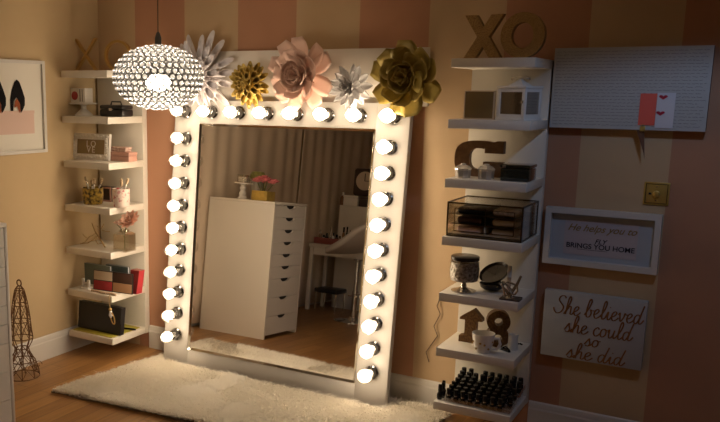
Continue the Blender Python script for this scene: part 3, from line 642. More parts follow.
# ------------------------------------------------------------------ heels print on the left wall
y1 = at(45.5, 106, x=XL+.02).y; zb, ztp = at(47, 152, x=XL+.02).z, at(44, 61, x=XL+.02).z; HW = .62
t = thing('framed_print', 'white framed print of black high heels on a pink shoebox, left wall', 'picture', (XL+.0012, y1, zb), rot=(0, 0, PI/2))   # local x -> +y, local -y -> +x
h = ztp-zb
b = MB(); b.prism([(-HW, 0), (0, 0), (0, h), (-HW, h)], -.026, 0, hole=[(-HW+.022, .022), (-.022, .022), (-.022, h-.022), (-HW+.022, h-.022)]); b.build('frame', 'picw', t, smooth=False)
MB().box(-HW+.02, -.02, -.010, -.001, .02, h-.02).build('art_paper', 'art', t, smooth=False)
def wl(u, v): q = at(u, v, x=XL+.012); return (q.y-y1, q.z-zb)
x0_, _ = wl(0, 120); xr_ = wl(34, 120)[0]; zt_ = wl(20, 111)[1]; zb_ = wl(20, 134)[1]
MB().box(xr_-.34, xr_, -.0125, -.0102, zb_, zt_-.018).build('printed_shoebox', 'pinkbox', t, smooth=False)
MB().box(xr_-.345, xr_+.005, -.0128, -.0102, zt_-.0175, zt_+.002).build('printed_lid', 'pinkbox', t, smooth=False)
SHOE = [(10.5, 111), (10, 100), (11.5, 90), (14, 82), (16.5, 79.5), (19, 82), (22, 90), (24.5, 98), (24.5, 105), (22.5, 110), (20.5, 113), (19.8, 104), (16, 97), (13.5, 101), (13, 111)]
SOLE = [(14, 108), (14.5, 101), (16.5, 98.5), (19.2, 103), (20, 111), (19.3, 113), (16.5, 106)]
for s_, dx_ in (('near', 0), ('far', -.16)):
    MB().prism([(wl(*q)[0]+dx_, wl(*q)[1]) for q in SHOE], -.0145, -.0131).build('printed_shoe', 'shoe', t, smooth=False)
    MB().prism([(wl(*q)[0]+dx_, wl(*q)[1]) for q in SOLE], -.0155, -.0147).build('printed_sole', 'sole', t, smooth=False)

# ------------------------------------------------------------------ wire dress-form stand
bx = at(26, 377, z=0); t = thing('dress_form_stand', 'dark bronze wire dress form jewellery stand on the floor by the drawers', 'jewellery stand', (.035, -.985, 0))
pk = 1/150.0
H_ = .63; PR = [(.030, .60), (.040, .555), (.050, .50), (.060, .42), (.066, .34), (.074, .275), (.066, .245), (.044, .205), (.050, .175), (.084, .12), (.102, .06), (.108, .012)]
def pr(z):
    for (r0, za), (r1, zb2) in zip(PR, PR[1:]):
        if zb2 <= z <= za: return r1+(r0-r1)*(z-zb2)/(za-zb2)
    return PR[0][0]
b = MB()
for k in range(8):
    a = 2*PI*k/8; b.tube([(r_*math.cos(a), r_*math.sin(a), z_) for r_, z_ in PR], .0032, 5)
    b.tube([(PR[0][0]*math.cos(a), PR[0][0]*math.sin(a), .60), (.012*math.cos(a), .012*math.sin(a), .625)], .003, 5)
b.build('upright_wires', 'bronze', t)
b = MB()
for z_ in (.60, .50, .39, .275, .205, .12, .012):
    r_ = pr(z_); MB().tube([(r_*math.cos(2*PI*k/28), r_*math.sin(2*PI*k/28), z_) for k in range(28)], .0034, 5, closed=True).build('hoop', 'bronze', t)
for za, zb2 in ((.60, .50), (.50, .39), (.39, .275), (.205, .12), (.12, .012)):
    b = MB()
    for k in range(8):
        b.tube([(pr(za)*math.cos(2*PI*k/8), pr(za)*math.sin(2*PI*k/8), za), (pr((za+zb2)/2)*math.cos(2*PI*(k+.5)/8), pr((za+zb2)/2)*math.sin(2*PI*(k+.5)/8), (za+zb2)/2), (pr(zb2)*math.cos(2*PI*(k+1)/8), pr(zb2)*math.sin(2*PI*(k+1)/8), zb2)], .0022, 4)
        b.tube([(pr(zb2)*math.cos(2*PI*k/8), pr(zb2)*math.sin(2*PI*k/8), zb2), (pr(za)*math.cos(2*PI*(k+1)/8), pr(za)*math.sin(2*PI*(k+1)/8), za)], .0022, 4)
    b.build('lattice', 'bronze', t)
b = MB(); b.tube([(.020*math.cos(a), 0, .645+.02*math.sin(a)) for a in np.linspace(0, 2*PI, 20)[:-1]], .0045, 6, closed=True); b.build('top_ring', 'bronze', t)
for k in range(8):
    a = 2*PI*k/8+.2; dr = Vector((math.cos(a), math.sin(a), 0))
    MB().tube([dr*(.100+.028*math.cos(q)*(1-q/9))+Vector((0, 0, .075+.03*math.sin(q)*(1-q/9))) for q in np.linspace(0, 6, 16)], .0025, 5).build('skirt_curl', 'bronze', t)


# ------------------------------------------------------------------ right unit contents
# shelf 2: gold block, lantern
z = Rtop(2)+E1; y = -.30
xc, w = span(465, 494.5, 106, y); h = hgt(480, 91, y, z)
t = thing('canvas_block', 'square gold canvas block left of the lantern, second right shelf', 'plaque', (xc, y, z))
MB().box(-w/2, w/2, -.012, .012, 0, h, .002).build('canvas', 'goldblock', t); b = MB(); frame_boards(b, w+.004, h+.002, .006, -.0135, .0135); b.build('pale_edge', 'wood', t, smooth=False)
y = -.27; xc, w = span(497.5, 540.5, 110, y); h = hgt(520, 86, y, z)
S_ = .158
t = thing('candle_lantern', 'white wooden lantern with glass panes on the second right shelf', 'lantern', (xc, y, z), rz=-.30)
c = MB(); hs_ = S_/2
for sx_ in (-1, 1):
    for sy_ in (-1, 1): c.box(sx_*hs_-(.018 if sx_ > 0 else 0), sx_*hs_+(0 if sx_ > 0 else .018), sy_*hs_-(.018 if sy_ > 0 else 0), sy_*hs_+(0 if sy_ > 0 else .018), .012, h-.012, .002)
for zz in (.012, h-.03):
    for sg in (-1, 1): c.box(-hs_+.018, hs_-.018, sg*hs_-.014 if sg > 0 else -hs_, sg*hs_ if sg > 0 else -hs_+.014, zz, zz+.018); c.box(sg*hs_-.014 if sg > 0 else -hs_, sg*hs_ if sg > 0 else -hs_+.014, -hs_+.018, hs_-.018, zz, zz+.018)
c.build('wooden_frame', 'whitem', t)
MB().box(-hs_-.004, hs_+.004, -hs_-.004, hs_+.004, 0, .0118, .002).build('base', 'whitem', t)
b = MB(); b.box(-hs_-.004, hs_+.004, -hs_-.004, hs_+.004, h-.0118, h, .002); b.lathe([(.062, h+.0004), (.014, h+.03), (.012, h+.036)], 4, X=RZ(PI/4)); b.build('roof', 'whitem', t)
MB().tube([(-.05, 0, h+.03), (-.05, 0, h+.040), (.05, 0, h+.040), (.05, 0, h+.03)], .004, 6).build('handle', 'silvers', t)
for k in range(4): MB().box(-hs_+.019, hs_-.019, -hs_+.005, -hs_+.008, .031, h-.031, X=RZ(k*PI/2)).build('glass_pane', 'smoked', t, smooth=False)
MB().box(-.004+hs_-.016, .004+hs_-.012, -hs_-.006, -hs_-.0005, h*.5, h*.58, .001).build('latch', 'silvers', t)
solo(MB().lathe([(.022, 0), (.022, .004), (.012, .012), (.016, .03), (.02, .05), (.009, .062), (.012, .075), (0, .085)], 14), 'candle_figure', 'silvers', 'small silver figure inside the white lantern', 'ornament', (xc, y, z+.0125))
# shelf 3: letter G, crystal jars, dark box
z = Rtop(3)+E1; y = -.19
xc, w = span(455.5, 504, 160, y); h = hgt(480, 140.5, y, z)
G = MB(); n = 26; o = []; i_ = []
a0, a1 = math.radians(68), math.radians(300)
for k in range(n):
    a = a0+(a1-a0)*k/(n-1); ca, sa = math.cos(a), math.sin(a); e_ = .72
    sgn = lambda q: (1 if q >= 0 else -1)
    o.append((w*.5*sgn(ca)*abs(ca)**e_, h*.5+h*.5*sgn(sa)*abs(sa)**e_)); i_.append((w*.19*sgn(ca)*abs(ca)**e_+w*.0, h*.5+h*.29*sgn(sa)*abs(sa)**e_))
vs = [(x, -.02, q) for x, q in o]+[(x, .02, q) for x, q in o]+[(x, -.02, q) for x, q in i_]+[(x, .02, q) for x, q in i_]
fs = []
for k in range(n-1):
    fs += [(k, k+1, k+1+2*n, k+2*n), (k+n, k+3*n, k+1+3*n, k+1+n), (k, k+n, k+1+n, k+1), (k+2*n, k+1+2*n, k+1+3*n, k+3*n)]
fs += [(0, 2*n, 3*n, n), (n-1, 2*n-1, 4*n-1, 3*n-1)]
G.add(vs, fs)
G.prism([(w*.12, h*.66), (w*.5, h*.66), (w*.5, h), (w*.36, h), (w*.30, h*.965), (w*.12, h*1.0)], -.0202, .0202)
G.prism([(w*.16, 0), (w*.5, 0), (w*.5, h*.42), (w*.10, h*.42), (w*.10, h*.34), (w*.16, h*.34)], -.0202, .0202)
solo(G, 'letter_g', 'brown', 'large brown letter G standing behind the crystal jars', 'letter', (xc, y, z), ang=40)
def crystal_jar(u0, u1, vt, y, label):
    xc, w = span(u0, u1, 172, y); h = hgt((u0+u1)/2, vt, y, z); r = w/2
    t = thing('crystal_jar', label, 'jar', (xc, y, z), group='crystal jars')
    MB().lathe([(0, 0), (r*.88, 0), (r*.92, .004), (r*.95, h*.55), (r*.9, h*.56), (r*.86, .010), (0, .010)], 10).build('jar_base', 'crystal', t, smooth=False)
    MB().lathe([(r, h*.58), (r*1.02, h*.66), (r*.7, h*.82), (r*.3, h*.9), (r*.34, h*.96), (0, h)], 10).build('jar_lid', 'crystal', t, smooth=False)
    solo(MB().lathe([(0, 0), (r*.8, 0), (r*.8, h*.36), (0, h*.36)], 16), 'cotton_pads', 'beads', 'beige cotton pads inside the crystal jar '+('on the left' if u0 < 470 else 'nearer the dark box'), 'cotton pads', (xc, y, z+.0105), group='jar fillings')
crystal_jar(454.5, 471.5, 163, -.31, 'crystal lidded jar at the left end of the third right shelf')
crystal_jar(477.5, 495, 163.5, -.31, 'crystal lidded jar in front of the foot of the letter G')
y = -.28; xc, w = span(504, 533, 172, y); h = hgt(518, 164, y, z)
t = thing('trinket_box', 'glossy dark green box at the right end of the third right shelf', 'box', (xc, y, z)); MB().box(-w/2, w/2, -.075, .075, 0, h*.78, .008).build('box_body', 'darkgreen', t); MB().box(-w/2-.002, w/2+.002, -.077, .077, h*.78+.001, h, .005).build('box_lid', 'darkgreen', t)
MB().box(-w*.42, -w*.30, -.0815, -.0775, h*.80, h*.96, .001).build('clasp', 'silvers', t)
# shelf 4: glass jewellery box
z = Rtop(4)+E1; y = -.385
xa = at(445.5, 238, y=y).x; xb_ = at(521.5, 240, y=y).x; w = xb_-xa; h = hgt(480, 204, y, z); d = .33
t = thing('jewellery_box', 'mirrored glass jewellery box with brass edges on the fourth right shelf', 'jewellery box', (xa, y, z))
b = MB()
for xx in (0, w-.008):
    for yy in (0, d-.008): b.box(xx, xx+.008, yy, yy+.008, 0, h, .001)
for zz in (0, h-.008):
    for yy in (0, d-.008): b.box(.008, w-.008, yy, yy+.008, zz, zz+.008)
    for xx in (0, w-.008): b.box(xx, xx+.008, .008, d-.008, zz, zz+.008)
b.build('brass_edges', 'dbrass', t)
MB().box(.006, w-.006, .006, d-.006, .0005, .004).build('base_plate', 'mirror', t, smooth=False)
MB().box(.009, w-.009, .009, d-.009, h-.006, h-.003).build('top_pane', 'glass', t, smooth=False)
bi = .045
o_ = [(.009, .009), (w-.009, .009), (w-.009, h-.009), (.009, h-.009)]; ii = [(bi, bi*.75), (w-bi, bi*.75), (w-bi, h-bi*.75), (bi, h-bi*.75)]
MB().prism(o_, .002, .005, hole=ii).build('bevelled_border', 'glass', t, smooth=False)
MB().prism([(x, q) for x, q in [(bi-.004, bi*.75-.004), (w-bi+.004, bi*.75-.004), (w-bi+.004, h-bi*.75+.004), (bi-.004, h-bi*.75+.004)]], -.0005, .0015, hole=[(bi, bi*.75), (w-bi, bi*.75), (w-bi, h-bi*.75), (bi, h-bi*.75)]).build('inner_edging', 'dbrass', t, smooth=False)
MB().box(w-.006, w-.003, .009, d-.009, .009, h-.009).build('side_pane', 'glass', t, smooth=False)
MB().box(.003, .006, .009, d-.009, .009, h-.009).build('side_pane', 'glass', t, smooth=False)
for k, zz in enumerate((.012, .012+(h-.03)/3, .012+2*(h-.03)/3)):
    b = MB(); b.box(.012, w-.012, .03, d-.012, zz, zz+.003); b.box(w*.49, w*.50, .03, d-.012, zz+.003, zz+(h-.03)/3-.006); b.build('tray', 'dbrass' if k else 'pcream', t, smooth=False)
for k, (fx_, m_, lab) in enumerate([(.27, 'pinkp', 'dusty pink pouch in the lower left of the glass box'), (.74, 'pcream', 'cream pouch in the lower right of the glass box'), (.27, 'pbrown', 'brown pouch in the middle left of the glass box'), (.74, 'pcream', 'cream pouch in the middle right of the glass box'), (.27, 'black', 'black pouch in the top left of the glass box'), (.74, 'beads', 'beige pouch in the top right of the glass box')]):
    zz = .012+(k//2)*(h-.03)/3+.0036
    solo(MB().box(-w*.17, w*.17, -.08, .08, 0, (h-.03)/3-.016, .014, seg=3), 'cosmetic_pouch', m_, lab, 'pouch', (xa+w*fx_, y+.13, z+zz), group='pouches in the glass box')
# shelf 5: silver candle jar, clam compact, silver coral on tray, gloss tube
z = Rtop(5)+E1
y = -.31; xc, w = span(450.5, 479, 270, y); r = w/2; h = hgt(465, 255.5, y, z)
t = thing('footed_candle_jar', 'antique silver footed candle jar with a flat dark lid', 'candle jar', (xc, y, z))
MB().lathe([(0, 0), (r*.82, 0), (r*.86, .006), (r*.5, .014), (r*.2, .024), (r*.16, h*.24), (r*.3, h*.29)], 28).build('foot', 'silvers', t)
MB().lathe([(r*.3, h*.292), (r*.9, h*.32), (r*.98, h*.42), (r, h*.62), (r*.94, h*.80), (r*.97, h*.83)], 32).build('cup', 'silver', t)
MB().lathe([(r*.9, h*.832), (r*.9, h*.885)], 28).build('glass_neck', 'smoked', t)
MB().lathe([(r*.95, h*.887), (r*.97, h*.90), (r*.97, h*.98), (r*.9, h), (0, h)], 32).build('lid', 'darkshell', t)
y = -.20; p_ = at(492, 285, y=y); t = thing('clam_compact', 'dark oval compact lying open behind the silver ornament', 'compact', (p_.x, y, z))
W_ = span(478, 509, 275, y)[1]/2
MB().lathe([(0, .002), (.55, .004), (.9, .05), (1, .11), (.96, .115), (.86, .06), (0, .03)], 28, X=TR(0, 0, .001) @ Matrix.Diagonal((W_*.80, .075, .35, 1))).build('lower_shell', 'darkshell', t)
MB().lathe([(0, 0), (.55, .01), (.9, .06), (1, .12), (.96, .125), (.86, .07), (0, .03)], 28, X=TR(.006, .045, .070) @ RY(-.30) @ RX(.55) @ Matrix.Diagonal((W_, .085, .25, 1))).build('upper_shell', 'darkshell', t)
MB().tube([(-.05, .074, .036), (.05, .074, .036)], .005, 6).build('hinge', 'silvers', t)
y = -.36; p_ = at(510.5, 297, y=y)
t = thing('trinket_tray', 'small dark rectangular tray at the front of the fifth right shelf', 'tray', (p_.x, y, z)); b = MB(); b.box(-.052, .052, -.028, .04, 0, .007, .002); b.build('tray_base', 'darkb', t); b = MB(); frame_boards(b, .104, .068, .005, -.010, -.0075); b2 = MB(); b2.add(b.v, b.f, X=TR(0, .04, 0) @ RX(PI/2) @ TR(0, 0, 0)); b2.v = [(x, yy-.068 if False else yy, zz) for x, yy, zz in b2.v]
MB().box(-.052, .052, .0372, .04, .0072, .014, .001).build('rim', 'darkb', t)
t = thing('branch_ornament', 'silver branching coral ornament on the small dark tray', 'ornament', (p_.x-.005, y+.004, z+.0078))
b = MB(); b.lathe([(.022, 0), (.02, .006), (.008, .012)], 14); b.build('ornament_base', 'silvers', t)
b = MB()
def br_(pts, r): b.tube([Vector(q) for q in pts], r, 7)
br_([(0, 0, .010), (.012, 0, .04), (.032, .0, .075), (.050, .0, .125)], [.009, .009, .008, .006]); br_([(0, 0, .012), (-.015, -.004, .035), (-.036, -.004, .055), (-.05, -.003, .07)], [.008, .007, .006, .005])
br_([(-.036, -.004, .055), (-.028, -.006, .025), (-.024, -.008, .006)], [.006, .006, .006]); br_([(.012, 0, .04), (-.008, -.006, .06), (-.03, -.004, .078), (-.012, 0, .085), (.03, 0, .073)], [.006, .006, .006, .006, .005])
br_([(.032, 0, .075), (.038, -.006, .045), (.025, -.01, .022)], [.006, .006, .005]); br_([(-.008, -.006, .06), (.008, -.012, .03), (.025, -.01, .022)], [.006, .006, .005])
b.build('branches', 'silvers', t)
y = -.26; p_ = at(508, 292, y=y)
t = thing('gloss_tube', 'pale lip gloss tube standing behind the silver ornament', 'tube', (p_.x, y+.005, z)); hh_ = hgt(508, 266, y, z); MB().lathe([(.011, 0), (.011, hh_*.62)], 12).build('tube_body', 'beads', t); MB().lathe([(.012, hh_*.62+.0005), (.011, hh_)], 12).build('cap', 'whitem', t)
# shelf 6: numbers 1 and 8, cup, tealight, clip, earring
z = Rtop(6)+E1
y = -.21; xc, w = span(460.5, 483, 325, y); h = hgt(472, 308, y, z)
b = MB(); b.prism([(-w*.5, 0), (w*.42, 0), (w*.42, h*.20), (w*.24, h*.23), (w*.24, h*.66), (w*.5, h*.66), (w*.5, h*.74), (w*.10, h), (-w*.5, h*.72), (-w*.5, h*.66), (-w*.26, h*.66), (-w*.26, h*.23), (-w*.5, h*.18)], -.022, .022)
solo(b, 'number_one', 'numb', 'bronze number 1 like an up arrow, sixth right shelf', 'number', (xc, y, z), group='bronze numbers', smooth=False)
y = -.20; p_ = at(497, 340, y=y); h = hgt(497, 309.5, y, z); b = MB(); n = 28
def ell(cx_, cz_, a, c_, n=28): return [(cx_+a*math.cos(2*PI*k/n), cz_+c_*math.sin(2*PI*k/n)) for k in range(n)]
b.prism(ell(0, h*.70, .062, h*.30), -.03, .03, hole=ell(0, h*.70, .022, h*.11)); b.prism(ell(0, h*.27, .062, h*.27), -.0295, .0295, hole=ell(0, h*.25, .022, h*.10))
solo(b, 'number_eight', 'numb', 'thick bronze number 8 turned sideways behind the white cup', 'number', (p_.x, y, z), rz=.35, group='bronze numbers', ang=40)
y = -.35; xc, w = span(472, 494, 345, y); h = hgt(484, 333, y, z); r = w/2
t = thing('tea_cup', 'white cup with gold marks at the front of the sixth right shelf', 'cup', (xc, y, z))
MB().lathe([(0, 0), (r*.62, 0), (r*.66, .006), (r*.9, h*.5), (r*1.03, h), (r*.97, h), (r*.84, h*.5), (r*.6, .012), (0, .012)], 28).build('cup_body', 'white', t)
MB().tube([(r*.92, 0, h*.78), (r*1.4, 0, h*.82), (r*1.55, 0, h*.55), (r*1.3, 0, h*.25), (r*.72, 0, h*.22)], .008, 8).build('handle', 'white', t)
b = MB()
for k in range(7): a = -PI/2+(k-3)*.42; rr = r*.9+.001; b.ball((rr*math.cos(a), rr*math.sin(a), h*.45+.02*math.sin(k*2.3)), .007, 1, (1, .35, 1))
b.build('gold_marks', 'gold', t)
y = -.22; xc, w = span(507, 517, 340, y); hh_ = hgt(512, 334, y, z)
t = thing('tealight_holder', 'small white round tealight holder right of the number 8', 'candle holder', (xc+.006, y, z)); MB().lathe([(0, 0), (w/2, 0), (w/2, hh_), (w/2-.006, hh_), (w/2-.007, .02), (0, .02)], 20).build('cup_body', 'white', t); MB().lathe([(.02, .0205), (.02, .03), (0, .032)], 14).build('candle', 'whitem', t)
p_ = at(505.5, 351, z=z); t = thing('hair_clip', 'black hair clip at the front edge of the sixth right shelf', 'hair clip', (p_.x, p_.y, z), rz=-.5); b = MB(); b.prism([(-.03, 0), (.03, 0), (.022, .014), (-.022, .014)], -.008, .008); b.build('jaw', 'blackp', t, smooth=False); MB().tube([(-.02, 0, .016), (0, 0, .026), (.02, 0, .016)], .004, 6).build('spring', 'blackp', t)
p_ = at(520, 345, z=z); b = MB()
for k in range(3): b.ball((k*.010-.010, .004*math.sin(k*2), .006), .006, 1)
solo(b, 'earring', 'darkshell', 'small dark earring near the right edge of the sixth right shelf', 'earring', (p_.x, p_.y, z))
# shelf 7: acrylic lipstick holder
z = Rtop(7)+E1
xa, xb_ = RXX+.052, RXX+UW-.006; y0, y1_ = -UD+.02, -.075
t = thing('lipstick_holder', 'clear stepped acrylic holder packed with black lipsticks, lowest right shelf', 'lipstick holder', (xa, y0, z))
w = xb_-xa; d = y1_-y0; NR, NC = 7, 9
for k in range(NR):
    b = MB(); ya, yb = d*k/NR, d*(k+1)/NR-.002; zz = min(.006+.007*k, .06)
    b.box(0, w, ya, yb, zz, zz+.003); b.box(0, w, ya, ya+.002, 0, zz+.020)
    for c_ in range(NC+1): xx = min(w*c_/NC, w-.0015); b.box(xx, xx+.0015, ya+.002, yb, zz+.003, zz+.028)
    b.build('tier', 'acrylic', t, smooth=False)
ls0 = None
lipn = 0
for k in range(NR):
    for c_ in range(NC):
        if random.random() < .06: continue
        xx = xa+w*(c_+.5)/NC; yy = y0+d*(k+.5)/NR; zz = z+min(.006+.007*k, .06)+.0034
        if ls0 is None:
            ls0 = thing('lipstick', 'black lipstick standing in the clear stepped holder on the lowest right shelf', 'lipstick', group='black lipsticks in the acrylic holder')
            MB().lathe([(.0135, 0), (.0135, .026)], 12).build('tube_base', 'blackp', ls0); MB().lathe([(.0128, .0262), (.0128, .031)], 12).build('metal_band', 'silvers', ls0); MB().lathe([(.0135, .0312), (.0138, .060), (.012, .064), (0, .0645)], 12).build('cap', 'blackp', ls0); o = ls0
        else: o = copy_tree(ls0)
        o.location = (xx, yy, zz); o.rotation_euler = (random.uniform(-.04, .04), random.uniform(-.05, .05), 0); lipn += 1
for k, (u, v, lab) in enumerate([(443.5, 401, 'black round nail varnish bottle at the front left of the lipstick holder'), (448.8, 404, 'black nail varnish bottle touching the corner of the lipstick holder'), (447, 396, 'black nail varnish bottle behind the other two, left of the lipsticks')]):
    p_ = at(u, v, z=z); px0 = min(max(p_.x, RXX+.016), xa-.016)
    yy = [-UD+.045, -UD+.08, -UD+.115][k]; px0 = RXX+[.020, .026, .018][k]
    t = thing('varnish_bottle', lab, 'nail varnish', (px0, yy, z), group='black varnish bottles'); MB().lathe([(0, 0), (.012, 0), (.0155, .012), (.0155, .03), (.008, .045)], 14).build('bottle', 'blackp', t); MB().lathe([(.009, .0455), (.0105, .05), (.009, .085), (0, .088)], 12).build('cap', 'blackp', t)

# ------------------------------------------------------------------ on the wall, right
# script board with card
p00, p10, p11, p01 = at(556, 49, y=-.03), at(716, 45, y=-.03), at(705, 130, y=-.03), at(551, 128.5, y=-.03)
bx0, bx1 = (p00.x+p01.x)/2, (p10.x+p11.x)/2; bz0, bz1 = (p01.z+p11.z)/2, (p00.z+p10.z)/2
t = thing('writing_board', 'wide white board covered in lines of grey writing, top right of the wall', 'board', (bx0, -.03, bz0))
w, h = bx1-bx0, bz1-bz0
MB().box(0, w, -.027, .0292, 0, h, .001).build('board_body', 'canvasdark', t, smooth=False)
MB().box(0, w, -.030, -.0272, 0, h).build('white_face', 'canvas', t, smooth=False)
b = MB(); nl = 24
for k in range(nl):
    zz = h*(.03+.94*(k+.5)/nl); x = .012
    while x < w-.02:
        l = random.uniform(.008, .035)
        if x+l > w-.01: break
        pts = [(x+l*q/6, -.0303, zz+random.uniform(-.0022, .0022)) for q in range(7)]; b.tube(pts, .0010, 3); x += l+random.uniform(.004, .009)
b.build('handwriting', 'ink', t, smooth=False)
cl, cr = at(640, 110, y=-.033).x, at(656.5, 110, y=-.033).x; ct, cb = at(648, 93.5, y=-.033).z, at(648, 125, y=-.033).z
c2l, c2r = at(656.8, 110, y=-.036).x, at(675, 110, y=-.036).x
t = thing('greeting_card', 'white and coral card with two red hearts clipped to the writing board', 'card', (cl, -.0608, cb))
MB().box(0, cr-cl, -.003, -.0006, 0, ct-cb).build('coral_leaf', 'coral', t, smooth=False)
MB().box(c2l-cl, c2r-cl, -.004, -.0006, -.012, ct-cb+.004).build('white_leaf', 'cardw', t, smooth=False)
HT = [(0, -.012), (.014, .002), (.015, .009), (.009, .013), (.003, .011), (0, .006), (-.003, .011), (-.009, .013), (-.015, .009), (-.014, .002)]
for uu_, vv_ in ((664, 97.5), (661, 113.5)):
    q = at(uu_, vv_, y=-.036); MB().prism([(q.x-cl+x*1.3, q.z-cb+zz*.9) for x, zz in HT], -.0055, -.0042).build('heart', 'heart', t, smooth=False)
q = at(643.5, 128, y=-.035); t = thing('bulldog_clip', 'small brass clip on the lower edge of the writing board', 'clip', (q.x, -.0652, bz0+.002)); 
MB().box(-.012, .012, -.006, -.0003, -.008, .016, .001).build('clip_jaw', 'brass', t); b = MB(); b.tube([(.007*math.cos(a), -.0045, .004+.007*math.sin(a)+.014) for a in np.linspace(0, 2*PI, 14)[:-1]], .0015, 5, closed=True); b.build('clip_ring', 'brass', t)
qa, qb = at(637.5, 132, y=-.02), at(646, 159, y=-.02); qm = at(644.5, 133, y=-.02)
t = MB(); t.prism([(qa.x, bz0-.0015), (qm.x+.002, bz0-.0015), (qb.x-.003, qb.z), (qb.x-.010, qb.z+.03)], -.0565, -.0545); solo(t, 'pointed_piece', 'piece', 'pointed brown ribbon below the writing board', 'piece', smooth=False)  # flat brown piece narrowing downwards from the board's lower edge
# light switch
a_, b_ = at(644.5, 181.5, y=-.006), at(668, 206, y=-.006)
t = thing('dimmer_switch', 'square polished brass light switch on the wall below the writing board', 'light switch', ((a_.x+b_.x)/2+.001, 0, (a_.z+b_.z)/2)); w = b_.x-a_.x; h = a_.z-b_.z
MB().box(-w/2, w/2, -.008, -.0006, -h/2, h/2, .002).build('plate', 'brass', t); b = MB(); frame_boards(b, w*.86, h*.86, .003, -.0095, -.0082); b2 = MB().add(b.v, b.f, X=TR(0, 0, -h*.43)); b2.build('raised_edge', 'dbrass', t, smooth=False)
MB().lathe([(.017, 0), (.016, .012), (.012, .014), (0, .014)], 20, X=TR(0, -.0083, -.002) @ RX(PI/2)).build('dimmer_knob', 'brass', t)
for zz in (h*.30, -h*.30): MB().lathe([(.004, 0), (.003, .002), (0, .0025)], 10, X=TR(0, -.0083, zz) @ RX(PI/2)).build('screw', 'silvers', t)
b = MB().box(-w*.30, -w*.2, -.0098, -.0083, -.006, .004); b.build('dial_mark', 'dark', t, smooth=False)
# quote in a white box frame
q0, q1, q2, q3 = at(545.5, 207.5, y=-.028), at(663, 213.5, y=-.028), at(657, 273.5, y=-.028), at(544, 263, y=-.028)
fx0, fx1, fz0, fz1 = (q0.x+q3.x)/2, (q1.x+q2.x)/2, (q2.z+q3.z)/2, (q0.z+q1.z)/2; w, h = fx1-fx0, fz1-fz0
t = thing('framed_quote', 'white box frame with a small printed quote on a blue-grey mount, below the switch', 'picture', ((fx0+fx1)/2, 0, fz0))
b = MB(); frame_boards(b, w, h, .030, -.048, -.001); b.build('frame', 'picw', t, smooth=False)
MB().box(-w/2+.028, w/2-.028, -.010, -.0012, .028, h-.028).build('mount', 'matgrey', t, smooth=False)
pw, ph = w*.64, h*.60
MB().box(-pw/2-.004, pw/2-.004, -.012, -.0102, h*.5-ph/2-.004, h*.5+ph/2-.004).build('quote_paper', 'quote', t, smooth=False)
for s_, sz, zz, sh_, m_ in (('He helps you to', .052, h*.66, .45, 'inkg'), ('FLY', .036, h*.44, .3, 'inkb'), ('BRINGS YOU HOME', .038, h*.345, 0, 'inkb')):
    v_, f_ = text_mesh(s_, sz, .0004, sh_, bold=.0006); MB().add(v_, f_).build('lettering', m_, t, smooth=False, loc=(-.002, -.0126, zz), rot=(PI/2, 0, 0))
MB().box(-pw*.32, pw*.1, -.0128, -.0122, h*.283, h*.289).build('underline', 'inkb', t, smooth=False)
